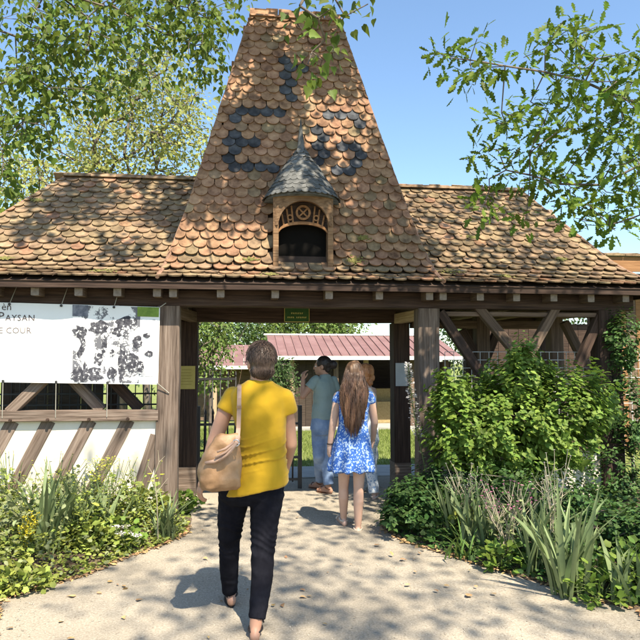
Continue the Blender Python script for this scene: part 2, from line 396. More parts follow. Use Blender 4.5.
# dark slate tiles of the roof pattern (photo pixels of their tails)
_c4 = [(290,10),(275,45),(280,75),(105,125),(145,130),(195,130),(240,135),(80,155),(100,190),(75,222),(120,222),(172,220),(98,258),(72,288),(92,322),(140,325),(185,325),(235,325),
       (415,145),(460,145),(505,145),(395,175),(525,175),(415,205),(400,237),(490,235),(530,240),(415,270),(550,272),(400,300),(530,305),(465,335),(510,335),(555,285)]
SLATE = [(210+x/3.556, 80+y/3.556) for x, y in _c4] + [(284.8,74.8),(290,83.5),(284,91),(290,100.5),(291,67),(303,68),(286,60)]
TW, EXPO, TLEN = 0.142, 0.104, 0.20
def tile_mesh(name, m, w=TW*0.97, L=TLEN, th=0.015, n=8, bow=0.006):
    r = w/2; out = [(-r, L), (-r, r)]
    for k in range(1, n): a = math.pi + math.pi*k/n; out.append((r*math.cos(a), r + 0.92*r*math.sin(a)))
    out += [(r, r), (r, L)]
    V = [Vector((x, y, th)) for x, y in out] + [Vector((x*0.97, y+0.003, 0)) for x, y in out]
    k = len(out); F = [list(range(k)), [k+i for i in range(k)][::-1]] + [[(i+1) % k, i, k+i, k+(i+1) % k] for i in range(k)]
    me = bpy.data.meshes.new(name); me.from_pydata([tuple(v) for v in V], [], F); me.update(); me.materials.append(m); return me
TMESH = {c: [tile_mesh('tile', MATS[c], w=TW*(0.955+0.025*k), bow=0) for k in range(3)] for c in ('tile_terracotta', 'tile_weathered', 'tile_slate')}
def frame(ex, ei, td, tz):
    Xv = Vector(ex); V = Vector(ei)*td + Vector((0, 0, tz)); N = Xv.cross(V); return Xv, V, N
def tile_field(prof, o, ex, ei, lo, hi, kd=1.0, colour='tile_terracotta', pick=None, skip=None, phase=0.0):
    """returns list of (matrix, material key, centre)"""
    out = []; s = 0.0; i = 0; Ltot = plen(prof); ex = Vector(ex); ei = Vector(ei); o = Vector(o)
    while s < Ltot-0.05:
        d, z, td, tz = interp(prof, s); d2, z2, _, _ = interp(prof, min(s+EXPO*0.5, Ltot)); Xv, V, N = frame(ex, ei*kd, td, tz); V = V.normalized(); N = Xv.cross(V).normalized()
        a, b = lo(d2, z2), hi(d2, z2); x = math.floor(a/TW)*TW + (TW/2 if i % 2 else 0) + phase
        while x < b+TW:
            if a-0.012 <= x <= b+0.012:
                p = o + ex*x + ei*(d*kd); p.z = z
                if not (skip and skip(p)):
                    key = pick(p) if pick else colour
                    tilt = rad(9.2+random.gauss(0, 1.0)); rz = rad(random.gauss(0, 1.6)); 
                    Rm = Matrix((Xv, V, N)).transposed().to_4x4()
                    p2 = p + N*(0.033+random.gauss(0, 0.0025)) + V*(-0.0+random.gauss(0, 0.005)) + Xv*random.gauss(0, 0.003)
                    Mx = Matrix.Translation(p2) @ Rm @ Matrix.Rotation(-tilt, 4, 'X') @ Matrix.Rotation(rz, 4, 'Z')
                    out.append((Mx, key, p))
            x += TW
        s += EXPO; i += 1
    return out
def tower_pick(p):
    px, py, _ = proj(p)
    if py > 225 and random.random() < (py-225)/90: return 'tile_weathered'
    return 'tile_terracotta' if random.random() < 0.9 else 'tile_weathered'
def left_pick(p): return 'tile_weathered' if random.random() < 0.92 else 'tile_terracotta'
def right_pick(p): return 'tile_weathered' if random.random() < 0.95 else 'tile_terracotta'
DX, DZ0, DZ1 = X(302.5, E+0.3), Z(302, 268, E+0.25), 3.40   # dormer
def tower_skip(p): return abs(p.x-DX) < 0.33 and DZ0-0.02 < p.z < DZ1-0.12
HW = 1.70
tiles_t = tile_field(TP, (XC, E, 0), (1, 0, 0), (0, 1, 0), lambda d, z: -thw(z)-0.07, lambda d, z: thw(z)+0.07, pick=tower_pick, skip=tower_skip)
_pt = [proj(t[0] @ Vector((0, EXPO*0.5, 0))) for t in tiles_t]
for sx_, sy_ in SLATE:
    j = min(range(len(_pt)), key=lambda i: (_pt[i][0]-sx_)**2*0.6+(_pt[i][1]-sy_)**2); tiles_t[j] = (tiles_t[j][0], 'tile_slate', tiles_t[j][2])
def wing_ok_front(side):
    return (lambda d, z: LX0+KL*d-0.07, lambda d, z: tower_l(z)+0.03) if side < 0 else (lambda d, z: tower_r(z)-0.03, lambda d, z: RX1-KR*d+0.07)
lf = wing_ok_front(-1); rf = wing_ok_front(1)
tiles_l = tile_field(WP, (0, E, 0), (1, 0, 0), (0, 1, 0), lf[0], lf[1], pick=left_pick)
tiles_r = tile_field(WP, (0, E, 0), (1, 0, 0), (0, 1, 0), rf[0], rf[1], pick=right_pick, phase=0.03)
# faces turned away from the photograph
tiles_ts = tile_field(TP, (TX1, E, 0), (0, 1, 0), (-1, 0, 0), lambda d, z: d+0.10, lambda d, z: 2*1.18-d-0.1, skip=lambda p: p.z < zr_w-0.5) + \
           tile_field(TP, (TX0, E+2.36, 0), (0, -1, 0), (1, 0, 0), lambda d, z: d+0.1, lambda d, z: 2*1.18-d-0.1, skip=lambda p: p.z < zr_w-0.5) + \
           tile_field(TP, (XC, E+2.36, 0), (-1, 0, 0), (0, -1, 0), lambda d, z: -HW+d, lambda d, z: HW-d, skip=lambda p: p.z < zr_w-0.4)
tiles_ls = tile_field(WP, (LX0, BACK, 0), (0, -1, 0), (1, 0, 0), lambda d, z: d+0.1, lambda d, z: 2*1.42-d-0.1, kd=KL, pick=left_pick) + \
           tile_field(WP, (0, BACK, 0), (-1, 0, 0), (0, -1, 0), lambda d, z: -XC, lambda d, z: -(LX0+KL*d), pick=left_pick)
tiles_rs = tile_field(WP, (RX1, E, 0), (0, 1, 0), (-1, 0, 0), lambda d, z: d+0.1, lambda d, z: 2*1.42-d-0.1, kd=KR, pick=right_pick) + \
           tile_field(WP, (0, BACK, 0), (-1, 0, 0), (0, -1, 0), lambda d, z: -(RX1-KR*d), lambda d, z: -XC, pick=right_pick)
# boarded decks under the tiles
def deck(name, prof, x0, x1, k0, k1, y0, y1, label=None):
    V = []; F = []; ring = []
    off = 0.02
    for d, z in prof:
        z -= off; ring.append([Vector((x0+k0*d+off, y0+d+off, z)), Vector((x1-k1*d-off, y0+d+off, z)), Vector((x1-k1*d-off, y1-d-off, z)), Vector((x0+k0*d+off, y1-d-off, z))])
    for r in ring: V += r
    n = len(ring)
    for i in range(n-1):
        for k in range(4): F.append([i*4+k, i*4+(k+1) % 4, (i+1)*4+(k+1) % 4, (i+1)*4+k])
    F.append([(n-1)*4+k for k in range(4)]); F.append([3, 2, 1, 0])
    o = mesh_obj(name, V, F, MATS['deck'], GH)
    if label: o['label'] = label
    return o
deck_t = deck('tower_roof', TP, TX0, TX1, 1, 1, E, E+2.36, 'steep tower roof of rounded terracotta tiles with slate pattern')
deck_l = deck('wing_roof', WP, LX0, XC-0.4, KL, 0, E, BACK, 'hipped wing roof of weathered ochre tiles beside the banner')
deck_r = deck('wing_roof', WP, XC+0.4, RX1, 0, KR, E, BACK, 'hipped wing roof of mottled brown tiles above the green bush')
# the 300 tiles that show largest are pieces of their own, the others are joined
def tsize(t):
    a = t[0] @ Vector((-TW/2, 0, 0)); b = t[0] @ Vector((TW/2, 0, 0)); c = t[0] @ Vector((0, EXPO, 0))
    pa, pb, pc, pd = proj(a), proj(b), proj(c), proj(t[2])
    if not (0 < pd[0] < 640 and 0 < pd[1] < 640): return 0
    return abs((pb[0]-pa[0])*(pc[1]-pa[1]) - (pb[1]-pa[1])*(pc[0]-pa[0]))
allf = [(tsize(t), 0, t) for t in tiles_t] + [(tsize(t), 1, t) for t in tiles_l] + [(tsize(t), 2, t) for t in tiles_r]
def clip_lim(k, z):
    d = inset_at(WP, z)
    return [(XC-thw(z)-0.012, XC+thw(z)+0.012), (LX0+KL*d-0.012, 99), (-99, RX1-KR*d+0.012)][k]
def cut(k, t):
    for v in TMESH[t[1]][2].vertices:
        w = t[0] @ v.co; a, b = clip_lim(k, w.z-0.03)
        if w.x < a or w.x > b: return True
    return False
allf = [((-1 if cut(k, t) else a), k, t) for a, k, t in allf]
allf.sort(key=lambda q: -q[0])
DK = [deck_t, deck_l, deck_r]; rest = [list(tiles_ts), list(tiles_ls), list(tiles_rs)]
for i, (a, k, t) in enumerate(allf):
    if i < 300:
        o = bpy.data.objects.new('tile', random.choice(TMESH[t[1]])); link(o)
        Mx = t[0].copy(); Mx.translation = Mx.translation - world_loc(DK[k]); o.parent = DK[k]; o.matrix_local = Mx
    else: rest[k].append(t)
tk = ('tile_terracotta', 'tile_weathered', 'tile_slate')
for k in range(3):
    V = []; F = []; mi = []; nb = 0; base = world_loc(DK[k])
    for Mx, key, p in rest[k]:
        me = random.choice(TMESH[key]); vs = []; front = Mx.to_3x3().col[2].y < -0.2 and abs(Mx.to_3x3().col[2].x) < 0.3
        for v in me.vertices:
            w = Mx @ v.co
            if front: a_, b_ = clip_lim(k, w.z-0.03); w.x = min(max(w.x, a_), b_)
            vs.append(tuple(w-base))
        V += vs; F += [[j+nb for j in f.vertices] for f in me.polygons]; mi += [tk.index(key)]*len(me.polygons); nb = len(V)
    me = bpy.data.meshes.new('roof_tiles'); me.from_pydata(V, [], F); me.update()
    for c in tk: me.materials.append(MATS[c])
    me.polygons.foreach_set('material_index', mi)
    o = bpy.data.objects.new('roof_tiles', me); link(o, DK[k]); o['kind'] = 'stuff'
# ridge and hip pieces
def ridge_run(name, a, b, step, w, h, m, parent, z=0.0):
    a = Vector(a); b = Vector(b); n = max(1, round((b-a).length/step)); dirv = (b-a).normalized(); side = dirv.cross(Vector((0, 0, 1))).normalized(); up = side.cross(dirv)
    for i in range(n):
        mb = MB(); p = a + (b-a)*(i/n); q = a + (b-a)*((i+1.05)/n); r0, r1 = 1.0, 1.12
        ring = []
        for pt, rr in ((p, 1.0+random.uniform(-.04, .04)), (q, 1.1)):
            for k in range(6):
                an = math.pi*k/5; ring.append(pt + side*(w*rr*math.cos(an)) + up*(h*rr*math.sin(an)) - up*0.01)
        mb.add(ring, [[k, k+1, 7+k, 6+k] for k in range(5)] + [[5, 0, 6, 11], [0, 1, 2, 3, 4, 5][::-1], [6, 7, 8, 9, 10, 11]])
        mb.build(name, MATS[m], parent)
RZ = zr_w+0.025
ridge_run('ridge_tile', (WLX-0.02, E+1.42, RZ), (tower_l(RZ)+0.1, E+1.42, RZ), 0.32, 0.075, 0.05, 'tile_weathered', deck_l)
ridge_run('ridge_tile', (tower_r(RZ)-0.1, E+1.42, RZ), (WRX+0.02, E+1.42, RZ), 0.32, 0.075, 0.05, 'tile_weathered', deck_r)
ridge_run('ridge_tile', (TX0+1.14, E+1.18, 5.74), (TX1-1.14, E+1.18, 5.74), 0.3, 0.08, 0.05, 'tile_terracotta', deck_t)
def hip(prof, x0, sx, k, y0, sy, parent, m, zmin=0, w=0.022):
    pts = []; s = 0; L = plen(prof)
    while s < L+0.01:
        d, z, _, _ = interp(prof, min(s, L)); 
        if z >= zmin: pts.append(Vector(((XC-sx*thw(z)) if prof is TP else x0+sx*k*d, y0+sy*d, z+0.028)))
        s += 0.14
    mb = MB(); mb.tube(pts, [w*random.uniform(0.8, 1.15) for _ in pts], n=6); mb.build('hip_mortar', MATS[m], parent)
for sx, x0 in ((1, TX0), (-1, TX1)): hip(TP, x0, sx, 1, E, 1, deck_t, 'mortar')
hip(WP, LX0, 1, KL, E, 1, deck_l, 'mortar'); hip(WP, RX1, -1, KR, E, 1, deck_r, 'mortar')
# patches of moss on the lower tiles
def moss(px, py, s, parent, prof=WP):
    # find the roof point seen at this pixel
    best = None; L = plen(prof); t = 0
    while t < L:
        d, z, td, tz = interp(prof, t); q = P(px, py, E+d); 
        e = abs(q.z-z)
        if best is None or e < best[0]: best = (e, Vector((q.x, E+d, z)), Vector((0, -tz, td)), Vector((0, td, tz)))
        t += 0.01
    _, p, N, V = best; mb = MB()
    for k in range(70):
        a = random.gauss(0, s*0.6); b = random.gauss(0, s*0.25); r = random.uniform(0.003, 0.011)
        c = p + Vector((a, 0, 0)) + V*b + N*0.046
        ring = [c + Vector((math.cos(q)*r*1.5, 0, 0)) + V*math.sin(q)*r for q in np.linspace(0, 6.28, 7)[:-1]]
        mb.add(ring + [c + N*r*0.6], [[i, (i+1) % 6, 6] for i in range(6)])
    mb.build('moss_patch', MATS['moss'], parent)['kind'] = 'stuff'
for a in [(103, 275, .10), (38, 203, .06), (5, 262, .06)]: moss(*a, parent=deck_l)
for a in [(450, 275, .12), (505, 280, .08), (470, 240, .05), (560, 262, .06)]: moss(*a, parent=deck_r)
for a in [(355, 262, .10), (362, 240, .06), (270, 278, .08), (250, 262, .06)]: moss(*a, parent=deck_t, prof=TP)

# ---------------------------------------------------------------- timbers
def beam(name, a, b, w, h, m='timber_dark', parent=None, up=(0, 0, 1), endm=None, wav=0.006, seg=None, taper=1.0):
    """one squared timber from a to b (centre line), grain along local X; w sideways, h along up"""
    a = Vector(a); b = Vector(b); L = (b-a).length; xa = (b-a).normalized(); up = Vector(up)
    if abs(xa.dot(up)) > 0.98: up = Vector((0, 1, 0))
    ya = up.cross(xa).normalized(); za = xa.cross(ya)
    n = seg or max(2, int(L/0.35)); V = []; F = []; sd = random.random()*50; c = 0.10
    for i in range(n+1):
        t = i/n; k = 1+(taper-1)*t
        oy = wav*mnoise.noise(Vector((t*L*1.3, sd, 0))); oz = wav*mnoise.noise(Vector((t*L*1.3, sd+9, 0)))
        for sy, sz in ((-1, -1+c), (-1+c, -1), (1-c, -1), (1, -1+c), (1, 1-c), (1-c, 1), (-1+c, 1), (-1, 1-c)):
            V.append(Vector((t*L, sy*w/2*k*(1+0.04*mnoise.noise(Vector((t*L*2, sd+sy, sz))))+oy, sz*h/2*k*(1+0.04*mnoise.noise(Vector((t*L*2, sd+sy+4, sz))))+oz)))
    for i in range(n):
        for k in range(8): F.append([i*8+k, (i+1)*8+k, (i+1)*8+(k+1) % 8, i*8+(k+1) % 8])
    F.append(list(range(8))); F.append([n*8+k for k in range(8)][::-1])
    me = bpy.data.meshes.new(name); me.from_pydata([tuple(v) for v in V], [], F); me.update(); me.materials.append(MATS[m])
    if endm:
        me.materials.append(MATS[endm]); mi = [0]*len(F); mi[-1] = mi[-2] = 1; me.polygons.foreach_set('material_index', mi)
    o = bpy.data.objects.new(name, me); link(o)
    Rm = Matrix((xa, ya, za)).transposed().to_4x4(); base = world_loc(parent) if parent else Vector()
    if parent: o.parent = parent
    o.matrix_local = Matrix.Translation(a-base) @ Rm
    return o
def vpost(name, x, y, z0, z1, w, d, m, parent=GH, **k): return beam(name, (x, y+d/2, z0), (x, y+d/2, z1), w, d, m, parent, up=(0, 1, 0), **k)
# fascia under the eaves, wall plates
beam('fascia_board', (LX0+0.03, E+0.05, ZE-0.045), (RX1-0.03, E+0.05, ZE-0.045), 0.035, 0.075, 'timber_dark', GH, seg=30)
beam('fascia_board', (LX0+0.05, E+0.09, ZE-0.045), (LX0+0.05, BACK-0.09, ZE-0.045), 0.035, 0.075, 'timber_dark', GH)
beam('fascia_board', (RX1-0.05, E+0.09, ZE-0.045), (RX1-0.05, BACK-0.09, ZE-0.045), 0.035, 0.075, 'timber_dark', GH)
PLZ = 2.245
beam('wall_plate', (LX0+0.3, E+0.37, PLZ), (RX1-0.25, E+0.37, PLZ), 0.17, 0.17, 'timber_dark', GH, seg=24)
beam('wall_plate', (LX0+0.3, BACK-0.37, PLZ), (RX1-0.25, BACK-0.37, PLZ), 0.17, 0.17, 'timber_dark', GH, seg=24)
beam('wall_plate', (LX0+0.38, E+0.47, PLZ), (LX0+0.38, BACK-0.47, PLZ), 0.16, 0.165, 'timber_dark', GH)
beam('wall_plate', (RX1-0.33, E+0.47, PLZ), (RX1-0.33, BACK-0.47, PLZ), 0.16, 0.165, 'timber_dark', GH)
for i, px in enumerate((-9, 33, 77, 116, 156, 172, 220, 275, 329, 380, 430, 444, 481, 518, 555, 593, 628)):
    x = X(px, E+0.10)
    beam('rafter_tail', (x, E+0.095+random.uniform(-.012, .012), 2.283), (x, E+1.0, 2.283+0.012), 0.075, 0.098, 'timber_mid', GH, endm='end_grain')
# outer posts of the gate
xl = (X(157, FP)+X(179, FP))/2; xr = (X(419, FP)+X(440, FP))/2; pw = X(179, FP)-X(157, FP)
vpost('post', xl, FP, 0.0, 2.16, pw, 0.2, 'timber_weathered', wav=0.012)
vpost('post', xr, FP, 0.0, 2.16, X(440, FP)-X(419, FP), 0.2, 'timber_weathered', wav=0.012)
# flared foot brace of the left post
beam('foot_brace', (X(132, FP), FP+0.09, 0.02), (X(158, FP), FP+0.09, 0.85), 0.14, 0.12, 'timber_weathered', GH, up=(0, 1, 0))
# inner posts, lintel and ties
ixl0, ixl1 = X(173, IP), X(197, IP); ixr0, ixr1 = X(394, IP), X(410, IP)
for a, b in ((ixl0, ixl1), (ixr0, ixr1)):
    vpost('post', (a+b)/2, IP, 0.36, 2.07, b-a, 0.24, 'timber_dark')  # dark colour carries the shade under the roof
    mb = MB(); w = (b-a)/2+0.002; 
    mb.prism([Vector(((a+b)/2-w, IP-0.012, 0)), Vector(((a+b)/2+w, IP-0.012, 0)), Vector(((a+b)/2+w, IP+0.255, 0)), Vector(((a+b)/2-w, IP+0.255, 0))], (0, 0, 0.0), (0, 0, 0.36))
    mb.build('sunlit_post_foot', MATS['timber_weathered'], GH)  # same post below the eave's shadow line, sunlight put into paler timber
LZ0 = Z(300, 322, IP)
beam('lintel', (ixl0-0.05, IP+0.12, (LZ0+2.33)/2), (ixr1+0.35, IP+0.12, (LZ0+2.33)/2), 0.22, 2.33-LZ0, 'timber_dark', GH, seg=12)
for x in ((ixl0+ixl1)/2, (ixr0+ixr1)/2):
    beam('tie_beam', (x, E+0.47, 2.245), (x, IP+0.0, 2.245), 0.15, 0.16, 'timber_dark', GH)
    beam('tie_beam', (x, IP+0.24, 2.245), (x, BACK-0.47, 2.245), 0.15, 0.16, 'timber_dark', GH)
beam('corner_brace', (ixr0+0.05, IP-0.01, 2.12), (xr-0.03, FP+0.2, 2.12), 0.09, 0.12, 'timber_pale', GH)
beam('corner_brace', (ixl1-0.05, IP-0.01, 2.12), (xl+0.03, FP+0.2, 2.12), 0.09, 0.12, 'timber_mid', GH)
# left wing: low wall of plaster between slanting timbers, a rail and braces
RT, RB = Z(60, 411, FP), Z(60, 421.5, FP)
wx0 = LX0+0.42
mb = MB(); mb.box(((wx0+xl-pw/2)/2, FP+0.11, RB/2), (xl-pw/2-wx0, 0.12, RB)); mb.build('plaster_wall', MATS['plaster'], GH)
beam('rail', (wx0-0.1, FP+0.08, (RT+RB)/2), (xl-pw/2+0.02, FP+0.08, (RT+RB)/2), 0.19, RT-RB, 'timber_weathered', GH, seg=14)
for tx in (-32, 12, 49, 90, 128.5):
    a = P(tx, 421, FP+0.03); slope = 0.5
    b = Vector((a.x-0.50*(RB-0.0)*0.98, FP+0.03, 0.0))
    beam('slanting_stud', (b.x, FP+0.082, 0.02), (a.x, FP+0.082, RB+0.005), 0.085, 0.125, 'timber_weathered', GH, up=(1, 0, 0))
    mb = MB(); q = Vector((a.x, FP-0.015, RB+0.02)); mb.tube([q, q+Vector((0, -0.022, 0))], [0.017, 0.014], n=8); mb.build('peg', MATS['timber_dark'], GH)
def brace2(p0, p1, y, w, m, d=0.09): beam('brace', (X(p0[0], y), y, Z(*p0, y)), (X(p1[0], y), y, Z(*p1, y)), d, w, m, GH)
for p0, p1, m in (((-18, 300), (8, 300), None),): pass
def lbrace(x0, x1, m, y=FP+0.08):   # from rail to plate, 45 degrees
    a = Vector((X(x0, y), y, RT-0.01)); b = Vector((X(x1, y), y, 2.17)); beam('brace', a, b, 0.10, 0.12, m, GH, up=(0, 1, 0))
lbrace(12, 118, 'timber_weathered'); lbrace(103, 2, 'timber_weathered', FP+0.19); lbrace(141, 40, 'timber_dark', FP+0.29); lbrace(-70, 30, 'timber_weathered')
for px in (-42,): vpost('post', X(px, FP), FP, 0, 2.16, 0.2, 0.2, 'timber_weathered')
# back of the left wing: boards, and a pale panel towards the passage
for i in range(22):
    x = wx0 + 0.07 + i*0.14
    if x > ixl0-0.95: break
    mb = MB(); mb.box((0, 0, 0), (0.134, 0.02, 2.1)); o = mb.build('wall_board', MATS['plank_dark'], None, base=None); o.location = (x, BACK-0.4, 1.07); local(o, GH)
for x in (wx0+0.05, ixl0-0.9): vpost('post', x, BACK-0.42, 0, 2.16, 0.14, 0.14, 'timber_dark')
# right wing: corner post, inner posts, braces
RPX = X(612, FP)
vpost('post', RPX, FP, 0, 2.16, X(624, FP)-X(602, FP), 0.22, 'timber_dark')
yb = FP+1.1
for p, w in ((558, 0.17), (484, 0.17)):
    vpost('post', X(p, yb), yb, 0, 2.2, w, 0.16, 'timber_mid')
beam('cross_beam', (xr+0.12, yb+0.08, 2.06), (RX1-0.42, yb+0.08, 2.06), 0.14, 0.10, 'timber_mid', GH)
beam('cross_beam', (xr+0.12, FP+0.12, 2.11), (RPX-0.12, FP+0.12, 2.11), 0.12, 0.05, 'timber_mid', GH)
for p0, p1, m, y in (((478, 306), (528, 368), 'timber_mid', FP+0.07), ((556, 308), (522, 368), 'timber_mid', FP+0.07),
                     ((440, 312), (482, 376), 'timber_dark', FP+0.07), ((565, 322), (592, 378), 'timber_mid', FP+0.75), ((604, 308), (578, 366), 'timber_dark', FP+0.08),
                     ((498, 330), (478, 378), 'timber_dark', yb+0.06), ((462, 330), (482, 366), 'timber_dark', yb+0.06)):
    brace2(p0, p1, y, 0.095, m)
beam('tie_beam', (X(520, FP), E+0.47, 2.25), (X(520, FP), BACK-0.47, 2.25), 0.14, 0.15, 'timber_mid', GH)
beam('tie_beam', (X(570, FP), E+0.47, 2.25), (X(570, FP), BACK-0.47, 2.25), 0.14, 0.15, 'timber_mid', GH)
for px in (470, 505, 540, 590): beam('rafter', (X(px, FP)+0.1, E+0.45, 2.36), (X(px, FP)+0.1, BACK-1.5, 3.5), 0.08, 0.1, 'timber_pale', GH)
# low plaster wall of the right wing behind the bush
mb = MB(); mb.box(((xr+RPX)/2, FP+0.12, 0.31), (RPX-xr-0.2, 0.12, 0.62)); mb.build('plaster_wall', MATS['plaster'], GH)
beam('rail', (xr+0.1, FP+0.10, 0.66), (RPX-0.1, FP+0.10, 0.66), 0.16, 0.08, 'timber_mid', GH)
# back posts of the wing
for px in (470, 545, 600): vpost('post', X(px, BACK-0.4), BACK-0.45, gz(0, BACK), 2.16, 0.14, 0.14, 'timber_dark')

# ---------------------------------------------------------------- dormer
dormer = MB(); dy = E+0.21                                     # front of the jambs
zb = DZ0; zs = Z(302, 224, dy); za_ = Z(302, 193, dy-0.05)
# solid near-black box: shade of the opening put into its colour
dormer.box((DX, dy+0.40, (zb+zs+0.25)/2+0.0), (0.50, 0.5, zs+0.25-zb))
dm = dormer.build('dormer', MATS['opening_shade'], GH, base=(DX, dy, zb)); dm['label'] = 'small wooden dormer with fretwork arch and pointed slate hat'
jw = 0.055
for s in (-1, 1):
    mb = MB(); mb.box((DX+s*0.286, dy+0.09, (zb-0.03+zs)/2), (jw, 0.16, zs-zb+0.06)); mb.build('jamb', MATS['timber_gold'], dm)
mb = MB(); mb.box((DX, dy+0.07, zb-0.03), (0.60, 0.16, 0.045)); mb.build('sill', MATS['timber_mid'], dm)
# curved arch board
def arch_low(x):        # underside: an arch springing at the jambs
    h = 0.2585; return zs-0.005 + 0.235*math.sqrt(max(0, 1-(x/h)**2))
n = 28; V = []; F = []
R0 = 0.36
for i in range(n+1):
    x = -0.315+0.63*i/n; yy = dy + 0.02 - (math.sqrt(R0*R0-x*x)-math.sqrt(R0*R0-0.315**2))*0.5
    zt = zs+0.33; zl = arch_low(x) if abs(x) < 0.2584 else zs-0.02
    for yo in (0, 0.045):
        V += [Vector((DX+x, yy+yo, zl)), Vector((DX+x, yy+yo, zt))]
for i in range(n):
    a = i*4; b = a+4
    F += [[a, b, b+1, a+1], [a+2, a+3, b+3, b+2], [a, a+2, b+2, b], [a+1, b+1, b+3, a+3]]
F += [[0, 1, 3, 2], [n*4, n*4+2, n*4+3, n*4+1]]
mesh_obj('arch_board', V, F, MATS['timber_gold'], dm)
# fretwork tympanum set back in the arch
yf = dy+0.035
mb = MB(); cz = zs+0.115; ring = []
def ringseg(mb, c, r, w, d, a0=0, a1=2*math.pi, n=28, y=yf):
    for k in range(n):
        t0 = a0+(a1-a0)*k/n; t1 = a0+(a1-a0)*(k+1)/n
        q = [Vector((c[0]+(r+s*w/2)*math.cos(t), y, c[1]+(r+s*w/2)*math.sin(t))) for t, s in ((t0, -1), (t0, 1), (t1, 1), (t1, -1))]
        mb.prism(q, (0, 0, 0), (0, d, 0))
ringseg(mb, (DX, cz+0.015), 0.068, 0.022, 0.022)
for k in range(2):
    an = rad(45+90*k); dv = Vector((math.cos(an), 0, math.sin(an)))*0.058; c = Vector((DX, yf+0.012, cz+0.015)); mb.tube([c-dv, c+dv], 0.009, n=6)
mb.build('rosette', MATS['timber_orange'], dm)
def low_arch(x): return zs-0.10+0.105*math.sqrt(max(0, 1-(x/0.258)**2))
mb = MB(); n = 26
for k in range(n):                                   # arched rib over the opening
    x0, x1 = -0.256+0.512*k/n, -0.256+0.512*(k+1)/n
    mb.prism([Vector((DX+x0, yf, low_arch(x0))), Vector((DX+x1, yf, low_arch(x1))), Vector((DX+x1, yf, low_arch(x1)+0.03)), Vector((DX+x0, yf, low_arch(x0)+0.03))], (0, 0, 0), (0, 0.022, 0))
mb.build('arch_rib', MATS['timber_orange'], dm)
for xk, xt in ((-0.20, -0.225), (-0.15, -0.175), (-0.105, -0.125), (0.105, 0.125), (0.15, 0.175), (0.20, 0.225)):
    mb = MB(); mb.tube([Vector((DX+xk, yf+0.011, low_arch(xk)+0.02)), Vector((DX+xt, yf+0.011, arch_low(xt)-0.002))], 0.010, n=6); mb.build('fretwork_bar', MATS['timber_orange'], dm)
for s in (-1, 1):
    mb = MB(); ringseg(mb, (DX+s*0.138, zs+0.075), 0.026, 0.013, 0.02, n=14); mb.build('fretwork_ring', MATS['timber_orange'], dm)
mb = MB(); yt = dy+0.075
for k in range(n):
    x0, x1 = -0.256+0.512*k/n, -0.256+0.512*(k+1)/n
    mb.prism([Vector((DX+x0, yt, low_arch(x0)+0.005)), Vector((DX+x1, yt, low_arch(x1)+0.005)), Vector((DX+x1, yt, arch_low(x1)+0.03)), Vector((DX+x0, yt, arch_low(x0)+0.03))], (0, 0, 0), (0, 0.02, 0))
mb.build('tympanum', MATS['timber_dark'], dm)
# pointed slate hat: a bell-shaped half cone of small slates leaning back to the tower
zc0 = za_+0.02; ztip = Z(302, 122, E+0.75); ytip = E+0.62; yc = E+0.46
hat_prof = [(0.415, -0.045), (0.30, 0.15), (0.20, 0.33), (0.10, 0.46), (0.045, 0.55), (0.03, 0.70), (0.0, ztip-zc0)]
V = []; F = []; nr = 22
for r, h in hat_prof:
    for k in range(nr):
        a = 2*math.pi*k/nr; V.append(Vector((DX+r*math.cos(a)*0.98, yc+r*0.98*math.sin(a)+0.1*h, zc0+h-0.01)))
for i in range(len(hat_prof)-1):
    for k in range(nr): F.append([i*nr+k, i*nr+(k+1) % nr, (i+1)*nr+(k+1) % nr, (i+1)*nr+k])
F.append(list(range(nr))[::-1])
hat = mesh_obj('dormer_hat', V, F, MATS['slate_scale'], dm, smooth=True)
smesh = tile_mesh('slate', MATS['slate_scale'], w=0.075, L=0.10, th=0.008, n=6)
for i in range(11):
    t = i/11; hh = -0.035+0.58*t
    for (r0, h0), (r1, h1) in zip(hat_prof, hat_prof[1:]):
        if h0 <= hh <= h1: r = r0+(r1-r0)*(hh-h0)/(h1-h0); sl = Vector((r1-r0, h1-h0)).normalized()
    m_ = max(5, int(2*math.pi*r/0.07)); 
    for k in range(m_):
        a = 2*math.pi*(k+0.5*(i % 2))/m_
        if math.sin(a) > 0.35: continue
        rv = Vector((math.cos(a), math.sin(a), 0)); Vv = (rv*sl.x + Vector((0, 0, sl.y))); Xv = Vector((-math.sin(a), math.cos(a), 0)); 
        Nn = Xv.cross(Vv).normalized(); p = Vector((DX, yc+0.1*hh, zc0+hh-0.02)) + rv*r + Nn*0.017
        o = bpy.data.objects.new('slate', smesh); link(o, hat); sc_ = min(1, 2*math.pi*r/m_/0.068)
        Mx = Matrix.Translation(p-world_loc(hat)) @ Matrix((Xv, Vv, Nn)).transposed().to_4x4() @ Matrix.Rotation(-rad(8+random.gauss(0, 2)), 4, 'X') @ Matrix.Diagonal((sc_, 1, 1, 1)); o.matrix_local = Mx
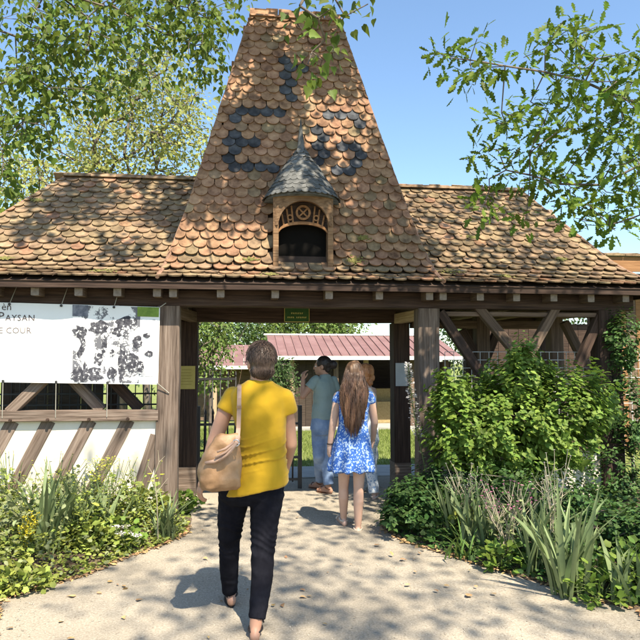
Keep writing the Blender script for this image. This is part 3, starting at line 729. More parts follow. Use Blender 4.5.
# ================================================================== things on the gatehouse
# banner
BY = FP-0.035
b0, b1 = P(-14, 302, BY), P(160, 307, BY); bb0, bb1 = P(-14, 382, BY), P(158, 384.5, BY)
def bpt(u, v, off=0.0):
    a = b0.lerp(b1, u); b = bb0.lerp(bb1, u); p = a.lerp(b, v)
    return Vector((p.x, BY-off+0.012*mnoise.noise(Vector((u*5, v*2.5, 1)))+0.006*math.sin(u*21)*(1-v), p.z))
BN = empty('banner', (b0.x, BY, bb0.z), 'white printed banner with grey picture roped under the eaves', 'banner')
def bsheet(name, u0, u1, v0, v1, off, m, parent, nu=24, nv=10, back=0.0):
    V = [bpt(u0+(u1-u0)*i/nu, v0+(v1-v0)*j/nv, off) for j in range(nv+1) for i in range(nu+1)]
    F = [[j*(nu+1)+i, (j+1)*(nu+1)+i, (j+1)*(nu+1)+i+1, j*(nu+1)+i+1] for j in range(nv) for i in range(nu)]
    if back:
        k = len(V); V += [v+Vector((0, back, 0)) for v in V]; F += [[a+k for a in f][::-1] for f in F]
    return mesh_obj(name, V, F, m, parent, smooth=True)
bsheet('cloth', 0, 1, 0, 1, 0, MATS['banner_white'], BN, back=0.004)
# printed picture: blotchy halftone
m = bpy.data.materials.new('print_picture'); m.use_nodes = True; nt = m.node_tree; N = nt.nodes; L = nt.links; bs = N['Principled BSDF']; bs.inputs['Roughness'].default_value = 0.5
tc = N.new('ShaderNodeTexCoord'); mp = N.new('ShaderNodeMapping'); mp.inputs['Scale'].default_value = (1, 0.2, 0.8); L.new(tc.outputs['Object'], mp.inputs[0])
n1 = N.new('ShaderNodeTexNoise'); n1.inputs['Scale'].default_value = 5.5; n1.inputs['Detail'].default_value = 3; n1.inputs['Distortion'].default_value = 1.2; L.new(mp.outputs[0], n1.inputs['Vector'])
n2 = N.new('ShaderNodeTexNoise'); n2.inputs['Scale'].default_value = 60; n2.inputs['Detail'].default_value = 2; L.new(tc.outputs['Object'], n2.inputs['Vector'])
ad = N.new('ShaderNodeMath'); ad.operation = 'MULTIPLY_ADD'; ad.inputs[1].default_value = 0.28; L.new(n2.outputs['Fac'], ad.inputs[0]); L.new(n1.outputs['Fac'], ad.inputs[2])
rp = N.new('ShaderNodeValToRGB'); cr = rp.color_ramp; cr.elements[0].position = 0.635; cr.elements[0].color = (0.79, 0.79, 0.78, 1); cr.elements[1].position = 0.70; cr.elements[1].color = (0.12, 0.12, 0.135, 1)
L.new(ad.outputs[0], rp.inputs[0]); L.new(rp.outputs[0], bs.inputs['Base Color'])
bsheet('picture', (72+14)/174, (140+14)/174, 0.01, 0.985, 0.003, m, BN, 14, 10)
m2 = m.copy(); m2.name = 'print_caption'; r2 = [q for q in m2.node_tree.nodes if q.type == 'VALTORGB'][0].color_ramp; r2.elements[0].position = 0.74; r2.elements[1].position = 0.78; r2.elements[1].color = (0.4, 0.4, 0.42, 1)
bsheet('caption', (140.5+14)/174, (157+14)/174, 0.16, 0.9, 0.003, m2, BN, 4, 8)
mat('print_green', [(0.10, 0.17, 0.03), (0.22, 0.33, 0.06)], scale=14)
bsheet('green_print', (137+14)/174, (159+14)/174, 0.005, 0.13, 0.006, MATS['print_green'], BN, 5, 3)
mat('print_dark', [(0.05, 0.06, 0.09), (0.25, 0.26, 0.3)], scale=22)
bsheet('dark_print', (71.5+14)/174, (87+14)/174, 0.005, 0.15, 0.006, MATS['print_dark'], BN, 5, 3)
def text_obj(name, s, size, p, m, parent, align='LEFT', spacing=1.0):
    cu = bpy.data.curves.new(name, 'FONT'); cu.body = s; cu.size = size; cu.extrude = 0.0008; cu.align_x = align; cu.space_character = spacing; cu.resolution_u = 2
    t = bpy.data.objects.new(name, cu); COL.objects.link(t); bpy.context.view_layer.update()
    me = bpy.data.meshes.new_from_object(t.evaluated_get(bpy.context.evaluated_depsgraph_get())); bpy.data.objects.remove(t)
    me.materials.clear(); me.materials.append(MATS[m]); o = bpy.data.objects.new(name, me); COL.objects.link(o)
    for v in me.vertices:
        q = Vector((p[0]+v.co.x, 0, p[2]+v.co.y)); u_ = (q.x-b0.x)/(b1.x-b0.x); v_ = min(1, max(0, (b0.lerp(b1, u_).z-q.z)/(b0.lerp(b1, u_).z-bb0.lerp(bb1, u_).z))); v.co = Vector((q.x, bpt(u_, v_, 0.0035).y, q.z))-world_loc(parent)
    o.parent = parent; return o
ty = BY-0.034
text_obj('lettering', 'èn', 0.10, P(0, 309.8, ty), 'ink_grey', BN)
text_obj('lettering', 'P', 0.118, P(-3.5, 320.0, ty), 'ink_grey', BN)
text_obj('lettering', 'AYSAN', 0.084, P(4.0, 320.4, ty), 'ink_grey', BN, spacing=1.08)
text_obj('lettering', 'SE COUR', 0.084, P(-7, 333, ty), 'ink_faded', BN, spacing=1.02)
# shapes of the printed picture: trees, two figures, baskets
mat('ink_half', [(0.75, 0.75, 0.74), (0.10, 0.10, 0.115), (0.035, 0.035, 0.045)], scale=30, pos=[0.38, 0.43, 0.60], detail=3)
def shape(pts, off):
    V = [bpt((x+14)/174, (y-303)/80.5, off) for x, y in pts]; c = sum(V, Vector())/len(V); n = len(V); V.append(c); mesh_obj('printed_shape', V, [[i, n, (i+1) % n] for i in range(n)], MATS['ink_half'], BN)
def blob(cx, cy, rx, ry, off, n=22, j=0.22):
    rx *= 1.25; ry *= 1.2; shape([(cx+rx*(1+random.uniform(-j, j))*math.cos(2*math.pi*k/n), cy+ry*(1+random.uniform(-j, j))*math.sin(2*math.pi*k/n)) for k in range(n)], off)
i_ = 0
for q in ((79, 331, 5.5, 5), (98, 326, 8, 6), (127, 322, 9, 7), (120, 330, 7, 4), (78, 375, 6, 6.5), (94, 374, 6.5, 6), (98, 358, 4, 6), (131, 361, 6.5, 8), (122, 364, 3.2, 16), (104, 345, 2.5, 9), (85, 371, 2, 8), (112, 352, 2.2, 3), (138, 340, 4, 5), (147, 333, 3, 2), (150, 352, 3.5, 2.5), (141, 366, 3, 6), (112, 372, 4, 5)):
    i_ += 1; blob(*q, off=0.0045+0.0003*i_)
shape([(76+13*math.cos(a_)-4, 343+17*math.sin(a_)) for a_ in np.linspace(-1.0, 1.1, 12)]+[(76+8.5*math.cos(a_)-4, 343+12*math.sin(a_)) for a_ in np.linspace(1.1, -1.0, 12)], 0.0045)
for px, up in ((9, 1), (60, 1), (113, 1), (3, 0), (56, 0), (108, 0)):
    u = (px+14)/174; mb = MB()
    if up: a = bpt(u, 0.02, 0.008); mb.tube([a, Vector((a.x+0.04, FP+0.02, 2.33))], 0.004, n=5)
    else: a = bpt(u, 0.985, 0.008); mb.tube([a, Vector((a.x-0.005, FP-0.02, RB+0.04))], 0.004, n=5)
    mb.build('rope', MATS['rope'], BN)
    mb = MB(); mb.tube([a+Vector((0, 0.004, 0)), a+Vector((0, -0.006, 0))], 0.013, n=8); mb.build('eyelet', MATS['iron'], BN)
for v, q in ((0.01, P(166, 303, FP-0.01)), (0.98, P(169, 393, FP-0.01))):
    a = bpt(0.995, v, 0.006); mb = MB(); mb.tube([a, q], 0.005, n=5); mb.build('rope', MATS['rope'], BN)
# paper notices on the inner posts, the green plate on the lintel
def plate(name, px0, py0, px1, py1, Y, m, label, cat, th=0.008):
    a, b = P(px0, py0, Y), P(px1, py1, Y); c = (a+b)/2; mb = MB(); w = b.x-a.x; h = a.z-b.z
    mb.box((c.x, Y-th/2, c.z), (w, th, h)); o = mb.build(name, MATS[m], None, base=(c.x, Y, b.z)); tag(o, label, cat); return o, a, b
o, a, b = plate('notice', 178, 366, 195, 389, IP-0.012, 'notice_yellow', 'yellowed paper notice pinned to the dark inner post', 'notice')
mb = MB()
for k in range(6): mb.box(((a.x+b.x)/2+random.uniform(-.01, .01), IP-0.022, a.z-0.045-0.034*k), ((b.x-a.x)*random.uniform(.45, .7), 0.002, 0.007))
mb.build('faint_print', mat('ink_yellow', [(0.3, 0.24, 0.06), (0.36, 0.29, 0.08)]), o)
o, a, b = plate('notice', 395.5, 363, 407.5, 386, IP-0.012, 'notice_grey', 'pale grey paper notice on the dark post beside the flower spike', 'notice')
o, a, b = plate('gate_sign', 284.5, 308, 309, 322, IP-0.012, 'sign_green', 'small green plate with yellow lettering on the lintel', 'sign', 0.014)
for row, (n_, z_) in enumerate(((7, 0.38), (11, 0.68))):      # lettering too small to read in the photograph
    mb = MB(); w = b.x-a.x
    for k in range(n_):
        if row == 1 and k == 4: continue
        x = (a.x+b.x)/2 + (k-(n_-1)/2)*w*0.072; z = a.z-(a.z-b.z)*z_
        mb.box((x, IP-0.028, z), (0.010, 0.003, 0.018)); mb.box((x+0.004, IP-0.028, z+0.006*(-1)**k), (0.012, 0.002, 0.004))
    mb.build('lettering', MATS['sign_yellow'], o)
fr = MB(); w = b.x-a.x; h = a.z-b.z; c = (a+b)/2
for dx, dz, sx, sz in ((0, h/2, w, 0.008), (0, -h/2, w, 0.008), (w/2, 0, 0.008, h-0.01), (-w/2, 0, 0.008, h-0.01)): fr.box((c.x+dx, IP-0.029, c.z+dz), (sx, 0.006, sz))
fr.build('sign_border', MATS['notice_yellow'], o)

# iron gate leaf standing shut on the left half
gy = 8.12; gx0, gx1 = X(199, gy), X(300, gy); gtop = Z(250, 408, gy); grail = Z(250, 424, gy)
GT = empty('iron_gate', (gx0, gy, 0), 'black wrought iron gate leaf with spear tips closed across half the passage', 'gate')
for x in (gx0, gx1):
    mb = MB(); mb.box((x, gy, 0.52), (0.05, 0.05, 1.04)); mb.build('gate_post', MATS['iron'], GT)
for z in (grail, 0.12, grail-0.42):
    mb = MB(); mb.box(((gx0+gx1)/2, gy, z), (gx1-gx0-0.05, 0.022, 0.03)); mb.build('rail', MATS['iron'], GT)
nb = 13
for i in range(nb):
    x = gx0 + (gx1-gx0)*(i+1)/(nb+1); mb = MB(); mb.tube([(x, gy, 0.09), (x, gy, gtop-0.09)], 0.012, n=6); mb.tube([(x, gy, gtop-0.09), (x, gy, gtop-0.06), (x, gy, gtop)], [0.009, 0.019, 0.001], n=6)
    if i == nb-1:
        for k in range(4): mb.tube([(x, gy, 0.5+0.05*k), (x, gy, 0.525+0.05*k), (x, gy, 0.55+0.05*k)], [0.008, 0.022, 0.008], n=6)
    mb.build('bar', MATS['iron'], GT, smooth=True)
# taller railing further in, beyond the lawn path
ry = 11.2; rx0, rx1 = X(150, ry), X(236, ry); rt = Z(200, 379, ry); g0 = gz(0, ry)
RL = empty('iron_railing', (rx0, ry, g0), 'tall black iron railing standing on the lawn behind the gate', 'railing')
for z in (rt, g0+0.15):
    mb = MB(); mb.box(((rx0+rx1)/2, ry, z), (rx1-rx0, 0.03, 0.035)); mb.build('rail', MATS['iron'], RL)
for i in range(12):
    x = rx0+(rx1-rx0)*i/11; mb = MB(); mb.tube([(x, ry, g0-0.02), (x, ry, rt+0.04)], 0.011, n=6); mb.tube([(x, ry, rt+0.04), (x, ry, rt+0.07), (x, ry, rt+0.14)], [0.011, 0.02, 0.001], n=6); mb.build('bar', MATS['iron'], RL, smooth=True)
# railing in the left wing under the banner, and the pale house wall behind it
wy = BACK-0.75
WR = empty('wing_railing', (X(40, wy), wy, 0), 'black mesh railing inside the left wing under the banner', 'railing')
for z in (Z(60, 394, wy), Z(60, 405, wy)):
    mb = MB(); mb.box((X(70, wy), wy, z), (X(160, wy)-X(-30, wy), 0.02, 0.02)); mb.build('rail', MATS['iron'], WR)
for i in range(24):
    x = X(-30, wy)+(X(160, wy)-X(-30, wy))*i/23; mb = MB(); mb.tube([(x, wy, 0), (x, wy, 1.45)], 0.007, n=5); mb.build('bar', MATS['iron'], WR)
BE = empty('bench', (X(70, wy-0.5), wy-0.5, 0), 'low bench with teal painted seat inside the left wing', 'bench')
mat('teal_paint', [(0.05, 0.2, 0.18), (0.08, 0.27, 0.24)])
mb = MB(); mb.box((X(72, wy-.5), wy-.5, 0.98), (0.9, 0.28, 0.04)); mb.build('seat', MATS['teal_paint'], BE)
for s in (-1, 1):
    mb = MB(); mb.box((X(72, wy-.5)+s*0.38, wy-.5, 0.48), (0.05, 0.24, 0.96)); mb.build('leg', MATS['timber_mid'], BE)

# ================================================================== buildings beyond
# stable with red sheet-metal roof
sy = 19.0; sg = gz(0, sy); sx0, sx1 = X(273, sy), X(452, sy); sz = Z(340, 357, sy); syr = 21.4; szr = Z(340, 336, syr)
ST = empty('stable', (sx0, sy, sg), 'open timber stable with pinkish red sheet metal roof and white gutter', 'stable')
npan = 22; pwid = (sx1-sx0+0.3)/npan; sl = math.atan2(szr-sz, syr-sy+0.3); pl_ = math.hypot(szr-sz, syr-sy+0.3)
pm = MB(); pm.box((0, pl_/2, 0), (pwid-0.006, pl_, 0.02)); pm.box((-pwid/2+0.02, pl_/2, 0.025), (0.035, pl_, 0.035))
p_ = pm.build('roof_panel', MATS['red_metal']); pme = p_.data; bpy.data.objects.remove(p_)
for i in range(npan):
    o = bpy.data.objects.new('roof_panel', pme); link(o); o.rotation_euler = (sl, 0, 0); o.location = (sx0-0.1+pwid*(i+0.5), sy-0.3, sz+0.02); local(o, ST)
mb = MB(); mb.box(((sx0+sx1)/2, sy-0.36, sz-0.03), (sx1-sx0+0.5, 0.12, 0.11)); mb.build('gutter', MATS['white_paint'], ST)
mb = MB(); mb.box(((sx0+sx1)/2, syr, szr+0.04), (sx1-sx0+0.4, 0.25, 0.05)); mb.build('ridge_cap', MATS['white_paint'], ST)
mb = MB(); mb.box(((sx0+sx1)/2, syr, (sg+szr)/2-0.05), (sx1-sx0, 0.1, szr-sg-0.1)); mb.build('back_wall', MATS['plank_dark'], ST)
for x in (sx0+0.05, sx1-0.05):
    mb = MB(); mb.box((x, (sy+syr)/2, sg+1.0), (0.08, syr-sy-0.2, 2.0)); mb.build('side_wall', MATS['plank_dark'], ST)
mb = MB(); mb.box(((sx0+sx1)/2, (sy+syr)/2-0.1, sg+0.03), (sx1-sx0+0.3, syr-sy+0.6, 0.10)); mb.build('floor_slab', MATS['concrete'], ST)
for px, m in ((292, 'timber_pale'), (336, 'timber_mid'), (366, 'timber_pale'), (412, 'timber_mid'), (446, 'timber_mid')):
    vpost('post', X(px, sy), sy-0.05, sg+0.08, sz+0.02, 0.14, 0.14, m, ST)
for i, px in enumerate((300, 312, 324, 346, 356)):     # boarded front of the left bays
    pass
for i in range(10):
    x = X(296, sy)+0.2*i
    if x > X(358, sy): break
    mb = MB(); mb.box((0, 0, 0), (0.19, 0.03, sz-sg-0.15)); o = mb.build('wall_board', MATS['plank_dark']); o.location = (x, sy+0.15, (sz+sg)/2); local(o, ST)
mat('hay', [(0.3, 0.22, 0.1), (0.45, 0.35, 0.18)], scale=20, bump=1, bscale=60)
mb = MB(); mb.box((X(392, sy+1), sy+1.2, sg+0.42), (1.1, 0.7, 0.66)); mb.box((X(388, sy+1), sy+1.3, sg+0.95), (0.8, 0.5, 0.4)); o = mb.build('hay_bale', MATS['hay'], base=(X(392, sy+1), sy+1.2, sg+0.09)); tag(o, 'stacked straw bales in the shade of the open stable', 'straw bale')
# second shed, lower and farther
hy = 24.0; hg = gz(0, hy); hx0, hx1 = X(196, hy), X(332, hy); hz = Z(260, 366, hy); hyr = 27.0; hzr = Z(260, 345, hyr)
SH = empty('shed', (hx0, hy, hg), 'low shed with faded red roof, half hidden behind the leafy sapling', 'shed')
mb = MB(); sl = math.atan2(hzr-hz, hyr-hy+0.3)
for k in range(14):
    pw_ = (hx1-hx0+0.4)/14; x = hx0-0.2+pw_*(k+0.5); mm = MB(); mm.add([(x-pw_/2+0.01, hy-0.3, hz), (x+pw_/2-0.01, hy-0.3, hz), (x+pw_/2-0.01, hyr, hzr), (x-pw_/2+0.01, hyr, hzr), (x-pw_/2+0.01, hy-0.3, hz-0.04), (x+pw_/2-0.01, hy-0.3, hz-0.04), (x+pw_/2-0.01, hyr, hzr-0.04), (x-pw_/2+0.01, hyr, hzr-0.04)], [[0,1,2,3],[7,6,5,4],[0,4,5,1],[1,5,6,2],[2,6,7,3],[3,7,4,0]]); mm.build('roof_panel', MATS['red_metal'], SH)
mb = MB(); mb.box(((hx0+hx1)/2, hy-0.34, hz-0.05), (hx1-hx0+0.4, 0.1, 0.12)); mb.build('gutter', MATS['white_paint'], SH)
mb = MB(); mb.box(((hx0+hx1)/2, hy+0.9, (hg+hz)/2), (hx1-hx0, 0.1, hz-hg)); mb.build('wall', MATS['timber_mid'], SH)
for px in (215, 262, 310): vpost('post', X(px, hy), hy, hg, hz, 0.16, 0.16, 'timber_pale', SH)
# timber house behind the right wing: its orange fascia shows past the hip
oy = 11.6; og = gz(0, oy); ox0, ox1 = X(478, oy), 11.0; oz = Z(620, 272, oy-0.7)
OB = empty('timber_house', (ox0, oy, og), 'timber house with orange boarded eaves behind the right wing', 'house')
o = beam('fascia_board', (X(590, oy-0.7), oy-0.7, oz+0.14), (ox1, oy-0.7, oz+0.14), 0.05, 0.27, 'timber_orange', OB, seg=20)
mb = MB(); mb.box(((X(590, oy)+ox1)/2, oy-0.35, oz-0.04), (ox1-X(590, oy), 0.6, 0.04)); mb.build('soffit', MATS['timber_mid'], OB)
mb = MB(); fx = X(589, oy-.7)
for k in range(20):
    q = MB(); x = fx+0.36*k; q.prism([Vector((x, 0, 0)), Vector((x+0.35, 0, 0)), Vector((x+0.35, 0, 0.03)), Vector((x+0.22, 0, 0.055)), Vector((x+0.1, 0, 0.03)), Vector((x, 0, 0.03))], (0, oy-0.78, oz+0.29), (0, oy+3, oz+0.9)); q.build('roof_tile', MATS['tile_weathered'], OB)
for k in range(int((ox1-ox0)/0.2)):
    x = ox0+0.1+0.2*k; h = oz-og-0.06 if x > X(592, oy) else 2.4; mm = MB(); mm.box((0, 0, 0), (0.192, 0.03, h)); o = mm.build('wall_board', MATS['timber_dark' if x < X(596, oy) else ('timber_orange' if k % 5 else 'timber_mid')]); o.location = (x, oy, og+h/2); local(o, OB)  # boards seen through the right wing coloured dark in place of shade
# white wire trellis panels in the right wing
def trellis(px0, px1, py0, py1, Y, nx, nz, label):
    x0, x1 = X(px0, Y), X(px1, Y); z0, z1 = Z((px0+px1)/2, py1, Y), Z((px0+px1)/2, py0, Y)
    T = empty('wire_panel', ((x0+x1)/2, Y, 0), label, 'wire fence')
    for i in range(nx+1):
        x = x0+(x1-x0)*i/nx; mb = MB(); mb.tube([(x, Y, 0), (x, Y, z1)], 0.004, n=5); mb.build('wire', MATS['wire_white'], T)
    for j in range(nz+1):
        z = z0+(z1-z0)*j/nz; mb = MB(); mb.tube([(x0, Y-0.008, z), (x1, Y-0.008, z)], 0.004, n=5); mb.build('wire', MATS['wire_white'], T)
trellis(445, 600, 352, 400, FP+0.35, 18, 6, 'white welded wire panel between the timbers behind the bush')
trellis(622, 700, 352, 420, FP+0.35, 9, 8, 'white welded wire panel beside the dark corner post')
# ================================================================== vegetation
T_SIMPLE = (np.array([[0,0,0],[0,.5,-.04],[0,1,-.02],[-.32,.42,.06],[.32,.42,.06]]), np.array([[0,1,3],[3,1,2],[0,4,1],[1,4,2]]))
T_OVATE = (np.array([[0,0,0],[0,.3,-.03],[0,.68,-.05],[0,1,-.14],[-.2,.13,.03],[-.31,.38,.05],[-.2,.74,.0],[.2,.13,.03],[.31,.38,.05],[.2,.74,.0]]), np.array([[0,1,4],[4,1,5],[1,2,5],[5,2,6],[2,3,6],[0,7,1],[7,8,1],[1,8,2],[8,9,2],[2,9,3]]))
T_DELTA = (np.array([[0,.04,0],[0,.42,-.04],[0,1.02,-.14],[-.22,0,.03],[-.40,.17,.06],[-.36,.40,.05],[-.17,.68,.0],[.22,0,.03],[.40,.17,.06],[.36,.40,.05],[.17,.68,.0]]), np.array([[0,1,3],[3,1,4],[4,1,5],[5,1,6],[6,1,2],[0,7,1],[7,8,1],[8,9,1],[9,10,1],[10,2,1]]))
_h = [(0.02,0),(.06,.13),(.17,.2),(.08,.3),(.25,.43),(.12,.53),(.27,.67),(.15,.76),(.15,.9),(0.01,1)]
_v = []; _f = []
for i, (x, y) in enumerate(_h): _v += [[-x, y, .05*abs(x)*4], [0, y, -.02], [x, y, .05*abs(x)*4]]
for i in range(len(_h)-1):
    a = 3*i; b = a+3; _f += [[a, a+1, b+1], [a, b+1, b], [a+1, a+2, b+2], [a+1, b+2, b+1]]
T_OAK = (np.array(_v), np.array(_f))
_v = [[0, 0, 0], [0, .5, -.02]]; 
for k in range(9):
    a = math.pi*(-0.75+1.5*k/8)+math.pi/2; r = 0.5*(1 if k % 2 == 0 else 0.74); _v.append([r*math.cos(a)*1.05, .48+r*math.sin(a), .05])
T_LOBED = (np.array(_v), np.array([[1, 2+k, 3+k] for k in range(8)] + [[1, 0, 2], [1, 10, 0]]))
T_PETAL = (np.array([[0,0,0],[-.3,.6,.1],[.3,.6,.1],[0,1,.02]]), np.array([[0,2,1],[1,2,3]]))
def unit(a): return a/np.maximum(np.linalg.norm(a, axis=1, keepdims=True), 1e-9)
def leaves(pos, axis, normal, size, tmpl):
    """arrays of leaves -> V,F"""
    a = unit(axis); n = normal - a*np.sum(normal*a, 1, keepdims=True); n = unit(n); x = np.cross(a, n)
    tv, tf = tmpl; k = len(tv)
    V = pos[:, None, :] + size[:, None, None]*(tv[None, :, 0:1]*x[:, None, :] + tv[None, :, 1:2]*a[:, None, :] + tv[None, :, 2:3]*n[:, None, :])
    F = tf[None] + (np.arange(len(pos))*k)[:, None, None]
    return V.reshape(-1, 3), F.reshape(-1, tf.shape[1])
def cat_mesh(parts):
    V = []; F = []; b = 0
    for v, f in parts: V.append(v); F.append(f+b); b += len(v)
    return np.concatenate(V), np.concatenate(F)
def skeleton(trunk, r0, tips, seg=0.45, jit=0.06, rtip=0.004, power=0.42, droop=0.0, seeds=(), rmax=1.0):
    """grow branches from a trunk polyline to every tip; returns MB of tubes"""
    nodes = [np.array(p, float) for p in trunk]; par = [-1]+list(range(len(trunk)-1)); chains = [list(range(len(trunk)))]
    crot = nodes[-1]; tips = [np.array(t, float) for t in tips]; tips.sort(key=lambda t: np.linalg.norm(t-crot)); depth = [0]*len(nodes)
    cost = [0.0]*len(nodes); lo = max(0, len(trunk)-3)
    for k0, pts in seeds:          # main boughs laid down first
        ch = [k0]
        for p in pts: nodes.append(np.array(p, float)); par.append(ch[-1]); cost.append(0.0); ch.append(len(nodes)-1)
        chains.append(ch)
    if seeds: A0 = np.array(nodes[lo:]); tips.sort(key=lambda t: np.min(np.linalg.norm(A0-t, axis=1)))
    nseed = len(chains)
    for t in tips:
        A = np.array(nodes[lo:]); dd = np.linalg.norm(A-t, axis=1); c = dd + 0.25*np.array(cost[lo:]); k = int(np.argmin(c))+lo
        a = nodes[k]; L = np.linalg.norm(t-a); n = max(1, int(L/seg)); ch = [k]
        for i in range(1, n+1):
            s = i/n; p = a+(t-a)*s; 
            if i < n: p = p + RNG.normal(0, jit, 3)*min(1, L) + np.array([0, 0, 0.12*L*math.sin(math.pi*s)])
            nodes.append(p); par.append(ch[-1]); cost.append(cost[ch[-1]]+L/n); ch.append(len(nodes)-1)
        chains.append(ch)
    cnt = np.zeros(len(nodes))
    for ch in chains[1:]:
        j = ch[-1]
        while j != -1: cnt[j] += 1; j = par[j]
    rr = rtip*np.maximum(cnt, 1)**power
    mx = max(rr[len(trunk)-1], 1e-6)
    mb = MB()
    for ci, ch in enumerate(chains):
        pts = [Vector(nodes[j]) for j in ch]
        if ci == 0: rs = [r0*(1-0.55*i/(len(ch)-1)) for i in range(len(ch))]; mb.tube(pts, rs, n=12)
        else:
            rs = [min(rr[j], r0*0.6, rmax) for j in ch]; rs[0] = min(rs[0], rs[1]*1.25) if len(rs) > 1 else rs[0]; mb.tube(pts, rs, n=5, cap=False)
    return mb
def cluster_leaves(tips, per, R, size, tmpl, updown=0.0, flat=1.0, var=0.35, droop=0.4, lit=1.0):
    """random leaves round every tip"""
    n = len(tips)*per; c = np.repeat(np.array(tips, float), per, 0); off = RNG.normal(0, 1, (n, 3))*R*np.array([1, 1, flat])*0.55; pos = c+off
    ax = unit(off+RNG.normal(0, 0.5, (n, 3))*R) + np.array([0, 0, -droop]); nm = RNG.normal(0, 0.55, (n, 3)) + np.array([TO_SUN.x, TO_SUN.y, TO_SUN.z])*lit
    return leaves(pos, ax, nm, size*(1+var*(RNG.random(n)*2-1)), tmpl)
def tree(name, label, trunk, r0, tipsets, leafm, group=None, rtip=0.004, jit=0.06, seg=0.45, cat='tree', power=0.42, seeds=(), rmax=1.0):
    """tipsets: list of (tips, per, R, size, template, kwargs)"""
    base = Vector(trunk[0]); T = empty(name, base, label, cat, group)
    alltips = [t for ts in tipsets for t in ts[0]]
    mb = skeleton(trunk, r0, alltips, rtip=rtip, jit=jit, seg=seg, power=power, seeds=seeds, rmax=rmax); mb.build('trunk', MATS['bark'], T, smooth=True)
    V, F = cat_mesh([cluster_leaves(ts[0], ts[1], ts[2], ts[3], ts[4], **(ts[5] if len(ts) > 5 else {})) for ts in tipsets])
    o = np_obj('crown', V, F, MATS[leafm], T); o['kind'] = 'stuff'; return T
def in_view(p, m=14):
    a, b, d = proj(p); return d > 0 and -m < a < 640+m and -m < b < 640+m
def blob_tips(blobs, n, d0, d1):
    """tips inside picture blobs (cx,cy,rx,ry), spread in true depth"""
    w = np.array([b[2]*b[3] for b in blobs], float); w /= w.sum(); out = []
    for k in RNG.choice(len(blobs), n, p=w):
        cx, cy, rx, ry = blobs[k]; a = RNG.random()*6.28; r = math.sqrt(RNG.random()); out.append(D(cx+rx*r*math.cos(a), cy+ry*r*math.sin(a), d0+(d1-d0)*RNG.random()))
    return out
def shade_tips(n, fn, z0, z1):
    """twigs high overhead, on the sun's path to the places named by fn"""
    out = []; tries = 0
    while len(out) < n and tries < n*40:
        tries += 1; q = Vector(fn()); z = z0+(z1-z0)*RNG.random(); p = q + TO_SUN*((z-q.z)/TO_SUN.z)
        if not in_view(p, 60) : out.append(p)
    return out
U = lambda a, b: a+(b-a)*RNG.random()
def on_tower():
    s = U(0.05, 1)*plen(TP); d, z, _, _ = interp(TP, s); return (XC+U(-1, 1)*(1.7-d), E+d, z)
def on_wing(x0, x1):
    s = U(0, 1)*plen(WP); d, z, _, _ = interp(WP, s); return (U(x0, x1), E+d, z)
# ---- poplar on the left, its hanging boughs fill the upper left
near = [(20, 20, 60, 45), (80, 25, 55, 40), (135, 15, 50, 32), (190, 18, 42, 30), (225, 8, 26, 22), (205, 55, 26, 26), (60, 70, 45, 35), (105, 75, 34, 34), (20, 100, 32, 45), (12, 165, 22, 38), (42, 130, 22, 26), (140, 70, 26, 30), (5, 195, 14, 22)]
ptips = blob_tips(near, 300, 8.6, 10.6)
sprig = [D(px, py, 4.3+RNG.random()*0.3) for px, py in ((300, 6), (318, 18), (302, 30), (325, 40), (312, 52), (332, 8), (345, 16), (308, 64), (318, 74), (322, 60), (296, 22), (338, 26), (368, 4), (330, -10), (350, -14), (310, -12))]
def onground():
    while True:
        x, y = U(-4.2, 3.4), U(1.5, 4.9)
        if x > pl(y)+0.25: return (x, y, 0)
def onground2(): return (U(-1.6, 1.8), U(4.9, 7.4), 0)
_ctr = [on_tower() for _ in range(26)]
def tower_patch():                  # leaf masses: several twigs close together shade one patch
    c = _ctr[RNG.integers(len(_ctr))]; return (c[0]+RNG.normal(0, 0.13), c[1], c[2]+RNG.normal(0, 0.15))
sh_t = shade_tips(118, tower_patch, 6.4, 7.4)
sh_g = [p for p in shade_tips(105, onground, 8.5, 12)]
sh_g2 = shade_tips(26, onground2, 7.5, 10)
sh_r = shade_tips(56, lambda: on_wing(1.2, 3.9), 6.8, 9.0)
def roof_at(px, py):
    best = None
    for t in np.linspace(0, plen(WP), 150):
        d, z, _, _ = interp(WP, t); q = P(px, py, E+d); e = abs(q.z-z)
        if best is None or e < best[0]: best = (e, Vector((q.x, E+d, z)))
    return best[1]
sh_l = [roof_at(px+random.gauss(0, 7), py+random.gauss(0, 6))+TO_SUN*((7.4-3)/TO_SUN.z) for px, py in ((60, 195), (75, 205), (50, 210), (160, 195), (175, 205), (165, 215), (150, 180), (90, 190), (30, 228), (120, 250), (178, 235), (105, 200))*2]
limb_l = [roof_at(px, py)+TO_SUN*((7.4-3)/TO_SUN.z) for px, py in ((0, 229), (30, 226), (60, 223), (90, 221), (120, 220), (150, 221), (185, 221))]
limb_l2 = [roof_at(px, py)+TO_SUN*((7.4-3)/TO_SUN.z) for px, py in ((72, 224), (95, 234), (118, 248), (140, 262))]
sh_b = shade_tips(12, lambda: (U(1.2, 5), U(4.0, 6.6), U(0.1, 0.7)), 6.5, 9.5)
allsh = sh_g + sh_g2
ps = [p for p in allsh if p.x < 0.6]; os_ = [p for p in allsh if p.x >= 0.6] + sh_r + sh_b
pt = [p for p in sh_t if p.x < 1.6] + sh_l; ot = [p for p in sh_t if p.x >= 1.6]
ptrunk = [(X(-75, 10), 10.0, -0.05), (X(-72, 10), 10.0, 1.6), (X(-70, 10), 9.9, 3.4), (X(-62, 10), 9.8, 5.0), (X(-50, 10), 9.7, 6.6), (X(-30, 10), 9.6, 7.8)]
tree('poplar_tree', 'poplar with hanging leafy boughs standing behind the left wing', ptrunk, 0.22,
     [(ptips, 13, 0.27, 0.098, T_DELTA, dict(droop=0.9))], 'leaf_poplar', power=0.36)
